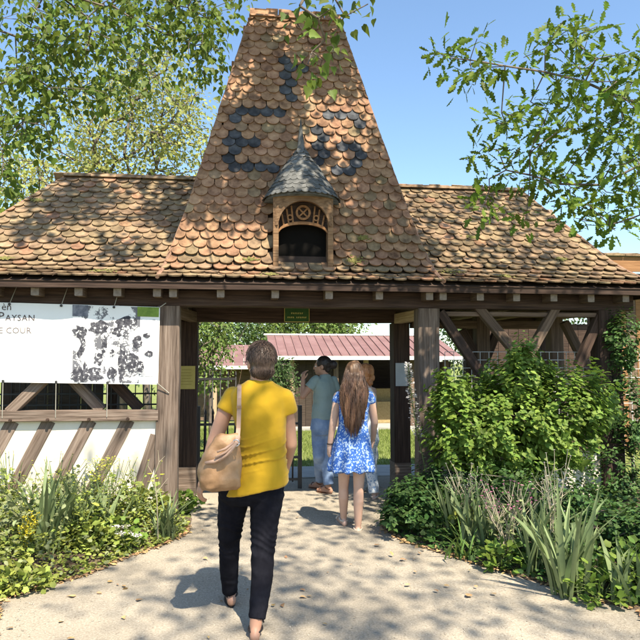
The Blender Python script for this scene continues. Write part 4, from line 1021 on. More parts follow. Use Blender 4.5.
ltrunk = [(-5.6, -0.5, -0.05), (-5.5, -0.4, 1.5), (-5.3, -0.2, 3.2), (-4.8, 0.2, 5.0), (-4.0, 0.6, 6.6), (-3.0, 1.0, 7.8)]
tree('lime_tree', 'spreading tree beside the path whose leafy sprig hangs over the tower top', ltrunk, 0.26,
     [(sprig, 7, 0.13, 0.075, T_DELTA, dict(droop=1.0)), (ps, 30, 0.36, 0.088, T_DELTA), (pt, 48, 0.19, 0.10, T_DELTA), (limb_l, 3, 0.1, 0.08, T_DELTA), (limb_l2, 3, 0.1, 0.08, T_DELTA)], 'leaf_poplar', power=0.40)
# ---- oak on the right
oc = [(95,135),(120,145),(150,150),(200,100),(190,190),(175,205),(225,180),(255,165),(270,175),(330,152),(400,110),(390,130),(450,80),(440,60),(470,95),(500,100),(470,115),(525,65),(410,215),(430,220),(480,180),(500,175),(520,160),(550,200),(590,215),(350,275),(300,310),(270,300),(250,330),(350,330),(400,300),(440,290),(480,260),(500,300),(540,250),(560,300),(600,260),(620,220),(225,390),(200,415),(260,400),(320,390),(350,410),(380,340),(430,350),(470,340),(395,390),
      (360,480),(400,490),(430,465),(330,470),(280,455),(240,470),(240,510),(210,560),(335,590),(225,540),(470,430),(500,400),(540,390),(580,380),(620,350),(520,470),(550,510),(600,440),(620,500),(490,560),(520,600),(560,570),(600,590),(470,580),(500,540),(630,420),(560,440),(590,320),(630,290),(540,330),(450,500),(460,540),(640,180),(610,140),(640,560)]
otips = [D(400+x/2.667+RNG.normal(0, 1), y/2.667+RNG.normal(0, 1), 5.2+0.5*RNG.random()) for x, y in oc]
otips += blob_tips([(625, 110, 30, 60), (600, 90, 30, 30), (630, 190, 22, 40), (560, 120, 30, 25), (605, 215, 22, 22), (500, 130, 16, 14), (535, 190, 16, 14)], 22, 5.0, 6.0)
otrunk = [(5.6, 2.2, -0.05), (5.65, 2.25, 1.4), (5.5, 2.3, 2.8), (5.2, 2.5, 4.2), (4.7, 2.7, 5.4), (4.2, 2.7, 6.6)]
tree('oak_tree', 'oak whose lobed leafy branches reach in over the right wing', otrunk, 0.24,
     [(otips, 16, 0.115, 0.10, T_OAK, dict(droop=0.15, flat=0.85)), (os_, 30, 0.36, 0.10, T_OVATE), (ot, 48, 0.19, 0.11, T_OVATE)], 'leaf_oak', power=0.34, rtip=0.0032, jit=0.03, seg=0.25, rmax=0.028,
     seeds=[(3, [D(800, 150, 5.3), D(720, 130, 5.4), D(668, 110, 5.45), D(620, 98, 5.5), D(585, 82, 5.45), D(545, 72, 5.4), D(505, 66, 5.4), D(470, 60, 5.35)]), (8, [D(640, 165, 5.5), D(600, 185, 5.5), D(560, 184, 5.4), D(530, 175, 5.4)]), (8, [D(640, 215, 5.4), D(610, 225, 5.3)])])
# ---- trees behind the gatehouse
def bg_tree(name, label, base, r0, blobs, n, d0, d1, per, R, size, m, group=None):
    tips = blob_tips(blobs, n, d0, d1); b = Vector(base); c = sum((Vector(t) for t in tips), Vector())/len(tips)
    top = Vector((b.x*0.4+c.x*0.6, b.y*0.4+c.y*0.6, b.z+(c.z-b.z)*0.75))
    tree(name, label, [b, b.lerp(top, 0.35), b.lerp(top, 0.7), top], r0, [(tips, per, R, size, T_SIMPLE if b.y > 13.5 else T_OVATE)], m, group, rtip=0.009, seg=1.2, power=0.36)
bg_tree('birch_tree', 'pale yellow-green tree rising behind the ridge of the left wing', (X(120, 14), 14, gz(0, 14)), 0.2, [(120, 130, 60, 75), (160, 100, 45, 60), (80, 175, 40, 45), (185, 140, 30, 50), (30, 200, 40, 50)], 330, 13, 16, 32, 0.5, 0.10, 'leaf_pale_tree')
bg_tree('birch_tree', 'slim pale green tree left of the ridge, behind the hip', (X(-30, 15), 15, gz(0, 15)), 0.18, [(-30, 170, 70, 110), (15, 230, 35, 50)], 120, 14, 17, 30, 0.5, 0.085, 'leaf_pale_tree')
bg_tree('sapling', 'bright leafy sapling behind the iron railing', (X(212, 13.2), 13.2, gz(0, 13.2)), 0.05, [(212, 350, 18, 28), (205, 375, 14, 18), (222, 340, 14, 18), (200, 335, 12, 20)], 90, 12.8, 13.8, 24, 0.22, 0.07, 'leaf_far_light')
far = [((200, 31), [(215, 320, 40, 38)], 'leaf_far', 'dark green tree at the far left behind the sheds'), ((262, 33), [(258, 322, 30, 30), (275, 335, 22, 18)], 'leaf_far_light', 'light green tree behind the ridge of the low shed'),
       ((300, 35), [(300, 318, 32, 28)], 'leaf_far', 'broad green tree behind the stable roof'), ((335, 33), [(330, 325, 22, 12)], 'leaf_far_light', 'low light green tree peeping over the stable ridge'),
       ((150, 30), [(140, 330, 60, 45)], 'leaf_far', 'tree behind the left wing and its dark boards'), ((470, 30), [(480, 330, 50, 40)], 'leaf_far', 'dark tree behind the right wing'), ((560, 32), [(570, 330, 60, 50)], 'leaf_far', 'dark tree behind the timber house')]
for (px, Y), bl, m, lab in far:
    bg_tree('background_tree', lab, (X(px, Y), Y, gz(0, Y)), 0.2, bl, 110, Y-1.5, Y+1.5, 34, 0.9, 0.17, m, 'trees beyond the sheds')
# round green bush under the stable eaves
bg_tree('round_shrub', 'round dark shrub between the low shed and the stable', (X(282, 17.5), 17.5, gz(0, 17.5)), 0.04, [(282, 382, 13, 20)], 50, 17.2, 18, 30, 0.2, 0.07, 'leaf_far')

# ---- shrubs and bed plants
def shoots(n, centre, rad3, inner=0.45, zmin=0.15):
    out = []
    while len(out) < n:
        v = RNG.normal(0, 1, 3); v /= np.linalg.norm(v); r = inner+(1-inner)*RNG.random()**0.6; p = np.array(centre)+v*r*np.array(rad3)
        if p[2] > zmin: out.append((p, v))
    return out
def shoot_leaves(sh, per, L, size, tmpl, up=0.7):
    P_, A, Nn, S = [], [], [], []
    for p, v in sh:
        ax = v*0.6+np.array([0, 0, up])+RNG.normal(0, 0.25, 3); ax /= np.linalg.norm(ax); s1 = np.cross(ax, [0.3, 0.8, 0.5]); s1 /= np.linalg.norm(s1); s2 = np.cross(ax, s1)
        for k in range(per):
            t = k/per; an = k*2.4; d = s1*math.cos(an)+s2*math.sin(an); P_.append(p+ax*L*(t-0.4)); A.append(d+ax*0.35+np.array([0, 0, -0.25])); Nn.append(ax+RNG.normal(0, 0.25, 3)); S.append(size*(0.7+0.6*RNG.random())*(1.05-0.5*t))
    return leaves(np.array(P_), np.array(A), np.array(Nn), np.array(S), tmpl)
def shrub(name, label, base, lobes, per, L, size, tmpl, m, n, cat='shrub', group=None, stem=0.006):
    """lobes: list of (centre, radii, share)"""
    T = empty(name, base, label, cat, group); sh = []
    for c, r3, w in lobes: sh += shoots(int(n*w), c, r3)
    V, F = shoot_leaves(sh, per, L, size, tmpl); o = np_obj('foliage', V, F, MATS[m], T); o['kind'] = 'stuff'
    b = Vector(base); mb = skeleton([b, b+Vector((0, 0, 0.12)), b+Vector((0, 0, 0.25))], stem*3, [p for p, v in sh[::3]], rtip=stem*0.35, seg=0.25, jit=0.03); mb.build('stems', MATS['bark'], T); return T
by = 5.95
bc = P(520, 428, by)
shrub('green_bush', 'big bright green leafy bush in front of the right wing', (bc.x, by, 0.09),
      [(P(505, 430, by), (0.62, 0.42, 0.55), 0.34), (P(560, 420, by), (0.48, 0.40, 0.52), 0.22), (P(462, 430, by), (0.36, 0.34, 0.42), 0.16), (P(520, 385, by+0.05), (0.38, 0.3, 0.3), 0.12), (P(590, 400, by+0.1), (0.25, 0.3, 0.35), 0.07), (P(450, 395, by), (0.2, 0.25, 0.22), 0.05), (P(525, 358, by), (0.12, 0.15, 0.2), 0.04)], 11, 0.2, 0.08, T_OVATE, 'leaf_bush', 1050)
shrub('dark_shrub', 'low dark green shrub spilling onto the path at the right post', (G(425, 535).x, G(425, 535).y, 0.08),
      [(P(415, 510, 5.9), (0.3, 0.3, 0.28), 0.5), (P(440, 490, 6.0), (0.3, 0.3, 0.3), 0.35), (P(400, 525, 5.8), (0.2, 0.22, 0.15), 0.15)], 10, 0.14, 0.065, T_OVATE, 'leaf_dark', 330)
shrub('climbing_vine', 'dark leafy climber covering the corner post of the right wing', (RPX+0.1, FP-0.15, 0.1),
      [(P(622, 340, FP-0.1), (0.22, 0.15, 0.35), 0.3), (P(632, 410, FP-0.1), (0.3, 0.18, 0.45), 0.4), (P(615, 470, FP-0.1), (0.35, 0.2, 0.4), 0.3)], 9, 0.16, 0.06, T_OVATE, 'leaf_dark', 300, cat='climber')
q = G(612, 590)
shrub('dark_shrub', 'dark low shrub under the climber at the bed corner', (q.x, q.y+0.3, 0.08), [(P(615, 530, q.y+0.5), (0.3, 0.3, 0.22), 0.6), (P(645, 545, q.y+0.3), (0.3, 0.3, 0.25), 0.4)], 9, 0.14, 0.06, T_OVATE, 'leaf_dark', 230)
shrub('bed_shrub', 'deep green shrubby growth at the foot of the big bush', (P(560, 500, 5.5).x, 5.5, 0.09), [(P(545, 500, 5.5), (0.55, 0.3, 0.28), 0.6), (P(490, 495, 5.6), (0.4, 0.3, 0.28), 0.4)], 9, 0.14, 0.055, T_OVATE, 'leaf_dark', 330)
# iris clumps: every sword leaf is a piece of its own
BLADES = []
for k in range(6):
    V = []; F = []; ns = 7; bend = (0.05, 0.15, 0.28, 0.45, 0.7, 0.95)[k]
    x = z = 0.0; ang = 0.0
    for i in range(ns+1):
        t = i/ns; w = 0.018*(0.55+0.45*min(1, t*4))*(1-0.25*t)*(1 if t < 0.6 else max(0.04, 1-((t-0.6)/0.4)**1.6)); V += [(x, -w, z), (x+0.006, 0, z), (x, w, z)]
        ang = bend*t*1.7; x += math.sin(ang)/ns; z += math.cos(ang)/ns
    for i in range(ns):
        a = 3*i; F += [[a, a+1, a+4, a+3], [a+1, a+2, a+5, a+4]]
    BLADES.append((V, F))
BM = {}
def blade_mesh(k, m):
    if (k, m) not in BM:
        me = bpy.data.meshes.new('leaf'); me.from_pydata(BLADES[k][0], [], BLADES[k][1]); me.update(); me.materials.append(MATS[m]); me.polygons.foreach_set('use_smooth', [True]*len(me.polygons)); BM[(k, m)] = me
    return BM[(k, m)]
def sword_clump(name, label, px, py, n, hgt, m='leaf_iris', spread=0.12, wid=1.0, bends=(0, 1, 2, 2, 3, 3, 4), group=None, cat='iris', fan=None):
    b = G(px, py); b.z = bed_z(b.x, b.y)-0.02; T = empty(name, b, label, cat, group)
    for i in range(n):
        o = bpy.data.objects.new('leaf', blade_mesh(random.choice(bends), m)); link(o, T); s = hgt*random.uniform(0.6, 1.08)
        o.location = (random.gauss(0, spread), random.gauss(0, spread*0.6), 0); az = random.uniform(0, 6.28) if fan is None else random.choice((0, math.pi))+random.gauss(0, fan)
        o.rotation_euler = (random.gauss(0, 0.06), random.gauss(0.16, 0.12), az); o.scale = (s, wid*random.uniform(0.8, 1.2), s)
    return T
IR = 'iris clumps in the beds'
for a in [('grey-green iris clump with upright swords beside the yellow flowers at the left path edge', 44, 566, 20, 0.8), ('iris clump behind the yellow flowers in the left bed', 70, 556, 14, 0.72), ('small iris clump between limey flower heads in the left bed', 104, 552, 12, 0.68),
          ('broad blue-green iris clump at the right path edge, tallest there', 568, 596, 22, 0.85), ('iris clump leaning toward the dry stalks in the right bed', 536, 578, 12, 0.75), ('iris clump with long arching swords below the big bush', 478, 556, 18, 0.68), ('narrow iris clump near the dark spilling shrub', 452, 545, 12, 0.6), ('iris clump at the right bed corner under the climber', 628, 606, 12, 0.5), ('iris clump deep in the right bed behind the dry stalks', 520, 548, 12, 0.7)]:
    sword_clump('iris', a[0], a[1], a[2], int(a[3]*1.6), a[4]*0.95, group=IR, fan=1.0, spread=0.06, wid=1.05)
sword_clump('daylily', 'daylily with low arching strap leaves at the left post', 166, 541, 46, 0.5, 'leaf_iris', 0.05, 0.55, (2, 3, 4, 4, 5), cat='daylily')
sword_clump('daylily', 'daylily tuft with arching leaves under the right iris swords', 462, 560, 22, 0.36, 'leaf_lily', 0.05, 0.45, (3, 4, 5), cat='daylily')
# leafy clumps
def leafy(name, label, px, py, h, r, n, size, m, tmpl=T_LOBED, group=None, cat='plant', lift=0.35):
    b = G(px, py); b.z = bed_z(b.x, b.y)-0.01; T = empty(name, b, label, cat, group)
    u = RNG.normal(0, 1, (n, 3)); u[:, 2] = np.abs(u[:, 2]); u = unit(u); rr = (0.35+0.65*RNG.random(n)**0.6)[:, None]; pos = np.array(b)+u*rr*np.array([r, r*0.8, h]) + np.array([0, 0, 0.02])
    ax = u*np.array([1, 1, 0.2])+RNG.normal(0, 0.4, (n, 3)); nm = RNG.normal(0, 0.45, (n, 3))+np.array([0, -0.25, 1])
    V, F = leaves(pos, ax, nm, size*(0.6+0.8*RNG.random(n)), tmpl); o = np_obj('foliage', V, F, MATS[m], T); o['kind'] = 'stuff'
    mb = MB()
    for k in range(0, n, 4):
        p = Vector(pos[k]); mb.tube([b+Vector((random.gauss(0, 0.02), random.gauss(0, 0.02), 0)), b.lerp(p, 0.55)+Vector((0, 0, 0.03)), p], [0.003, 0.0025, 0.0015], n=4, cap=False)
    mb.build('stems', MATS['stem_green'], T); return T
LG = 'leafy plants in the left bed'
for a in [('rounded lime-leaved columbine mound against the plaster wall at the banner text', 12, 520, 0.66, 0.36, 300, 0.08, 'leaf_lime'), ('columbine mound by the second slanting stud', 48, 518, 0.6, 0.32, 260, 0.075, 'leaf_lime'),
          ('sage-green bushy plant under the third slanting stud', 85, 522, 0.52, 0.3, 260, 0.05, 'leaf_sage'), ('grey-green weedy plant at the corner of the left bed', 8, 565, 0.4, 0.28, 240, 0.05, 'leaf_sage'),
          ('leafy green plant at the foot of the left post', 143, 528, 0.32, 0.26, 220, 0.06, 'leaf_lime'), ('dark green plant next to the daylily', 118, 552, 0.24, 0.22, 200, 0.05, 'leaf_bush'),
          ('green plant between the iris swords of the left bed', 88, 558, 0.3, 0.24, 220, 0.05, 'leaf_lime'), ('low grey-green plant at the left path edge', 18, 592, 0.16, 0.24, 200, 0.045, 'leaf_lime'), ('bushy plant with small leaves in the middle of the left bed', 60, 535, 0.42, 0.28, 260, 0.042, 'leaf_sage'),
          ('dark leafy plant at the passage side of the left post', 182, 512, 0.22, 0.2, 160, 0.055, 'leaf_bush')]:
    leafy('leafy_plant', a[0], *a[1:], group=LG)
for a in [('low leafy plant at the right path edge between iris clumps', 505, 570, 0.2, 0.2, 160, 0.05, 'leaf_bush'), ('yellow-green low plant near the dry stalks', 470, 548, 0.26, 0.2, 150, 0.05, 'leaf_lime'), ('green trifoliate plant at the right bed corner', 600, 600, 0.26, 0.26, 220, 0.05, 'leaf_bush'),
          ('dark low plant beside the dark spilling shrub', 440, 545, 0.22, 0.2, 170, 0.05, 'leaf_dark'), ('leafy plant in front of the bush foot', 550, 570, 0.28, 0.3, 240, 0.05, 'leaf_dark'), ('leafy clump at the edge below the corner post', 640, 596, 0.3, 0.3, 220, 0.055, 'leaf_bush')]:
    leafy('leafy_plant', a[0], *a[1:], group='leafy plants in the right bed')
# flowering stalks
def stalks(name, label, px, py, n, h, r, petal, head, hs, m='stem_green', cat='flower', group=None, leafm='leaf_lime', nl=6):
    b = G(px, py); b.z = bed_z(b.x, b.y)-0.01; T = empty(name, b, label, cat, group); st = MB(); P_, A, Nn, S = [], [], [], []; LP, LA, LN, LS = [], [], [], []
    for k in range(n):
        az = random.uniform(0, 6.28); rr = r*math.sqrt(random.random()); root = b+Vector((random.gauss(0, 0.03), random.gauss(0, 0.03), 0)); hh = h*random.uniform(0.65, 1.05); tip = b+Vector((rr*math.cos(az), rr*math.sin(az), hh)); mid = root.lerp(tip, 0.5)+Vector((-rr*0.2*math.cos(az), -rr*0.2*math.sin(az), 0)); st.tube([root, mid, tip], [0.004, 0.003, 0.002], n=5)
        if m == 'stem_dry':
            for i in range(3):
                t0 = random.uniform(0.45, 0.85); p0 = mid.lerp(tip, (t0-0.5)*2) if t0 > 0.5 else root.lerp(mid, t0*2); p1 = p0+Vector((random.gauss(0, 0.06), random.gauss(0, 0.06), random.uniform(0.06, 0.16))); st.tube([p0, p0.lerp(p1, 0.5)+Vector((random.gauss(0, .012), 0, -0.01)), p1], [0.0022, 0.0018, 0.0012], n=4, cap=False)
                for j in range(5): a2 = 6.28*j/5; P_.append(p1); A.append((math.cos(a2), math.sin(a2), 0.9)); Nn.append((0, 0, 1)); S.append(hs*0.9)
        for i in range(nl):
            t = random.uniform(0.1, 0.8); p = root.lerp(tip, t); LP.append(p); LA.append((random.gauss(0, 1), random.gauss(0, 1), 0.4)); LN.append((random.gauss(0, .3), random.gauss(0, .3), 1)); LS.append(random.uniform(0.03, 0.07))
        if head == 'spike':
            for i in range(24):
                t = random.random(); p = tip-(tip-mid).normalized()*hs*t; P_.append(p); a2 = random.uniform(0, 6.28); A.append((math.cos(a2), math.sin(a2), 0.4)); Nn.append((random.gauss(0, .4), random.gauss(0, .4), 1)); S.append(0.022)
        elif head == 'umbel':
            for i in range(26):
                p = tip+Vector((random.gauss(0, hs), random.gauss(0, hs), random.gauss(0, hs*0.3))); P_.append(p); a2 = random.uniform(0, 6.28); A.append((math.cos(a2), math.sin(a2), 0.3)); Nn.append((0, 0, 1)); S.append(0.024)
                if i % 5 == 0: st.tube([tip-Vector((0, 0, 0.06)), p], 0.0013, n=4, cap=False)
        else:
            for i in range(7):
                a2 = 6.28*i/7; P_.append(tip); A.append((math.cos(a2), math.sin(a2), 0.35)); Nn.append((0, 0, 1)); S.append(hs)
    st.build('stems', MATS[m], T); V, F = leaves(*[np.array(x, float) for x in (P_, A, Nn)], np.array(S), T_PETAL); np_obj('petals', V, F, MATS[petal], T)['kind'] = 'stuff'
    if LP: V, F = leaves(*[np.array(x, float) for x in (LP, LA, LN)], np.array(LS), T_OVATE); np_obj('foliage', V, F, MATS[leafm], T)['kind'] = 'stuff'
    return T
stalks('yellow_flowers', 'golden yellow flower spikes at the left path edge', 26, 580, 16, 0.42, 0.12, 'petal_yellow', 'spike', 0.16)
stalks('yellow_flowers', 'limey yellow umbel flowers below the fourth slanting stud', 100, 545, 12, 0.62, 0.16, 'petal_limey', 'umbel', 0.04)
stalks('yellow_flowers', 'small yellow blooms on thin stems against the left post', 157, 528, 5, 0.5, 0.1, 'petal_limey', 'daisy', 0.03, nl=3)
stalks('white_flowers', 'small white flowers beside the daylily', 124, 556, 6, 0.22, 0.14, 'petal_white', 'umbel', 0.02)
stalks('white_flowers', 'pale pinkish flower heads amid the columbine by the wall', 34, 512, 12, 0.5, 0.3, 'petal_white', 'daisy', 0.025)
stalks('white_flowers', 'scattered whitish flower heads in the middle of the left bed', 72, 520, 10, 0.5, 0.26, 'petal_white', 'daisy', 0.022)
stalks('rose_campion', 'grey dry rose campion stalks with a few pink flowers in the right bed', 508, 566, 20, 0.62, 0.3, 'petal_pink', 'daisy', 0.014, m='stem_dry', leafm='leaf_sage', nl=4)
stalks('rose_campion', 'dry branching stalks with seed heads leaning before the big bush', 470, 545, 14, 0.6, 0.26, 'petal_white', 'daisy', 0.010, m='stem_dry', leafm='leaf_sage', nl=3)
stalks('rose_campion', 'dry stalks with seed heads behind the tall iris', 555, 575, 10, 0.85, 0.2, 'petal_white', 'daisy', 0.010, m='stem_dry', leafm='leaf_sage', nl=2)
for px_, py_, lab in ((8, 530, 'against the wall by the banner lettering'), (56, 528, 'between the columbine mounds'), (112, 535, 'below the last slanting stud'), (136, 538, 'beside the left post'), (30, 562, 'behind the golden spikes'), (80, 560, 'at the left bed edge among iris swords')):
    stalks('wild_stems', 'wispy pale green stems with tiny cream buds '+lab, px_, py_, 16, 0.62, 0.26, 'petal_limey', 'daisy', 0.012, m='stem_green', leafm='leaf_lime', nl=9, cat='plant', group='wispy stems in the left bed')
# tall white flower spike leaning by the right post
sb = P(428, 480, 6.2); sb.z = 0.08; FS = empty('flower_spike', sb, 'tall leaning spike of small whitish flowers in front of the right post', 'flower')
path_ = [sb, P(424, 462, 6.15), P(417, 432, 6.1), P(412, 400, 6.08), P(409, 378, 6.06), P(408, 363, 6.05)]
mb = MB(); mb.tube(path_, [0.007, 0.006, 0.006, 0.005, 0.004, 0.002], n=6); mb.build('stem', MATS['stem_green'], FS)
def along(path, t):
    s = t*(len(path)-1); i = min(int(s), len(path)-2); return path[i].lerp(path[i+1], s-i)
P_, A, Nn, S = [], [], [], []
for k in range(420):
    t = 0.36+0.64*random.random(); p = along(path_, t); an = random.uniform(0, 6.28); L_ = 0.052*(1.15-0.75*(t-0.36)/0.64); d = Vector((math.cos(an), math.sin(an), 0.25)); P_.append(p+d*L_*random.uniform(0.2, 0.8)); A.append(d); Nn.append((random.gauss(0, .5), random.gauss(0, .5), 1)); S.append(0.026)
V, F = leaves(*[np.array(x, float) for x in (P_, A, Nn)], np.array(S), T_PETAL); np_obj('petals', V, F, MATS['petal_white'], FS)['kind'] = 'stuff'
P_, A, Nn, S = [], [], [], []
for k in range(150):
    t = 0.15+0.75*random.random(); p = along(path_, t); an = random.uniform(0, 6.28); P_.append(p); A.append((math.cos(an), math.sin(an), 0.3)); Nn.append((random.gauss(0, .5), random.gauss(0, .5), 1)); S.append(0.035)
V, F = leaves(*[np.array(x, float) for x in (P_, A, Nn)], np.array(S), T_OVATE); np_obj('foliage', V, F, MATS['leaf_sage'], FS)['kind'] = 'stuff'
# dry twig in front of the left post
tb = G(158, 545); tb.z = 0.05; q = tb.y; mb = MB()
mb.tube([tb, P(157, 500, q), P(154, 476, q), P(159, 462, q), P(158, 450, q)], [0.006, 0.005, 0.004, 0.003, 0.0015], n=5); mb.tube([P(154, 476, q), P(148, 466, q), P(150, 458, q)], [0.003, 0.002, 0.001], n=5); mb.tube([P(159, 462, q), P(165, 456, q)], [0.003, 0.001], n=5); mb.tube([P(157, 492, q), P(168, 478, q)], [0.003, 0.001], n=5)
o = mb.build('dry_stalk', MATS['stem_dry'], base=tb); tag(o, 'bare forked dry stalk standing in front of the left post', 'stalk')
# ground cover and litter in the beds
def cover(n, side, y0, y1, m, label, size, hmax):
    P_ = []
    while len(P_) < n:
        y = U(y0, y1); e = pl(y) if side < 0 else pr(y); d = 0.02+RNG.random()**1.3*(2.6 if side < 0 else 3.2); x = e+side*d
        if side < 0 and y > 6.55: continue
        P_.append((x, y, bed_z(x, y)+0.01+RNG.random()*hmax*min(1, d/0.3)))
    P_ = np.array(P_); A = RNG.normal(0, 1, (n, 3))*np.array([1, 1, .35])+np.array([0, -.2, .25]); Nn = RNG.normal(0, .5, (n, 3))+np.array([0, -.2, 1])
    V, F = leaves(P_, A, Nn, size*(0.5+RNG.random(n)), T_OVATE); tag(np_obj('ground_cover', V, F, MATS[m]), label, 'ground cover', kind='stuff')
cover(15000, -1, 3.4, 6.6, 'leaf_lime', 'low lime green ground cover filling the left bed', 0.032, 0.22)
cover(3500, -1, 3.4, 6.6, 'leaf_sage', 'grey-green weeds growing through the left bed', 0.04, 0.42)
cover(9000, 1, 3.6, 7.4, 'leaf_dark', 'dark ground cover under the shrubs of the right bed', 0.05, 0.16)
def litter(n, fn, label, size, m='dead_leaf'):
    P_ = []
    for _ in range(n): x, y, z = fn(); P_.append((x, y, z))
    P_ = np.array(P_); A = RNG.normal(0, 1, (n, 3))*np.array([1, 1, .12]); Nn = RNG.normal(0, .3, (n, 3))+np.array([0, 0, 1]); V, F = leaves(P_, A, Nn, size*(0.5+RNG.random(n)), T_OVATE); tag(np_obj('leaf_litter', V, F, MATS[m]), label, 'leaf litter', kind='stuff')
def le():
    y = U(3.4, 6.4); s = random.random(); d = random.gauss(0, 0.10)
    return (pl(y)-abs(d)+0.04, y, 0.022) if s < 0.5 else (pr(y)+abs(d)-0.04, y, 0.022)
litter(1500, le, 'dry brown leaves gathered along the path edges', 0.035)
litter(150, lambda: (U(-2.4, 2.6), U(3.2, 8), 0.026), 'few dead leaves scattered over the gravel', 0.035)
for px, py, s in ((266, 541, 0.07), (88, 568, 0.05), (375, 548, 0.06), (75, 600, 0.06), (400, 562, 0.06), (136, 604, 0.05), (300, 600, 0.05), (470, 600, 0.06)):
    b = G(px, py); b.z = 0.024; V, F = leaves(np.array([(0, 0, 0)], float), np.array([(random.gauss(0, 1), random.gauss(0, 1), .1)]), np.array([(0, .1, 1.0)]), np.array([s]), T_DELTA)
    o = np_obj('fallen_leaf', V, F, MATS['leaf_lime' if s > 0.065 else 'dead_leaf']); o.location = b; tag(o, 'single curled dry leaf lying alone on the gravel path' if s < 0.065 else 'yellowish leaf fallen on the gravel behind the girl', 'leaf', 'single leaves on the path' if s < 0.065 else None)
# ================================================================== people
def skinmat(name, c):
    m = mat(name, [tuple(k*0.9 for k in c), c, tuple(min(1, k*1.08) for k in c)], scale=6, rough=0.5, bump=0.08, bscale=90, bdist=0.002, spec=0.35)
    b = m.node_tree.nodes['Principled BSDF']; b.inputs['Subsurface Weight'].default_value = 0.12; b.inputs['Subsurface Radius'].default_value = (0.02, 0.008, 0.004); b.inputs['Subsurface Scale'].default_value = 0.5
    return m
skinmat('skin_tan', (0.43, 0.235, 0.155)); skinmat('skin_fair', (0.56, 0.36, 0.27)); skinmat('skin_warm', (0.42, 0.235, 0.16))
CL = dict(rough=0.9, bump=0.35, bscale=260, bdist=0.001, spec=0.15, sheen=0.15)
mat('shirt_yellow', [(0.38, 0.228, 0.011), (0.415, 0.25, 0.013), (0.445, 0.27, 0.016)], scale=5, **CL)
mat('jeans_black', [(0.005, 0.005, 0.008), (0.009, 0.009, 0.013), (0.018, 0.018, 0.024)], scale=7, **dict(CL, sheen=0.0, spec=0.08))
mat('shirt_teal', [(0.20, 0.265, 0.26), (0.24, 0.31, 0.30), (0.27, 0.34, 0.33)], scale=5, **CL)
mat('jeans_blue', [(0.11, 0.17, 0.30), (0.17, 0.25, 0.41), (0.28, 0.37, 0.52)], scale=6, **CL)
mat('top_white', [(0.66, 0.65, 0.62), (0.74, 0.73, 0.71)], scale=5, **CL)
mat('leather_tan', [(0.20, 0.11, 0.052), (0.30, 0.175, 0.088), (0.37, 0.23, 0.125)], scale=9, rough=0.55, bump=0.5, bscale=55, bdist=0.004, spec=0.4)
mat('leather_strap', [(0.34, 0.22, 0.16), (0.42, 0.28, 0.2)], scale=12, rough=0.55)
mat('sandal_black', [(0.012, 0.01, 0.01), (0.025, 0.02, 0.02)], rough=0.5)
mat('sandal_brown', [(0.13, 0.05, 0.025), (0.2, 0.09, 0.045)], rough=0.6)
mat('sandal_pale', [(0.42, 0.36, 0.29), (0.52, 0.46, 0.38)], rough=0.6)
mat('steel', [(0.5, 0.5, 0.5), (0.6, 0.6, 0.6)], rough=0.3, metal=0.9)
HS = dict(scale=38, stretch=(1, 1, 0.10), bump=0.4, bscale=150, bdist=0.004, rough=0.5, spec=0.4)
mat('hair_brown_grey', [(0.028, 0.018, 0.013), (0.06, 0.038, 0.028), (0.125, 0.085, 0.064)], rnd=0.25, **HS)
mat('hair_dark', [(0.012, 0.009, 0.008), (0.03, 0.02, 0.017)], rnd=0.2, **HS)
mat('hair_long', [(0.035, 0.018, 0.011), (0.08, 0.041, 0.024), (0.15, 0.08, 0.044)], rnd=0.4, huev=0.01, **HS)
mat('hair_auburn', [(0.16, 0.06, 0.02), (0.30, 0.125, 0.05), (0.42, 0.2, 0.09)], rnd=0.3, **HS)
mat('eye_white', [(0.7, 0.7, 0.68), (0.75, 0.75, 0.72)]); mat('lip', [(0.35, 0.13, 0.11), (0.4, 0.16, 0.13)])
mat('glasses', [(0.02, 0.02, 0.025), (0.05, 0.05, 0.05)], rough=0.3)
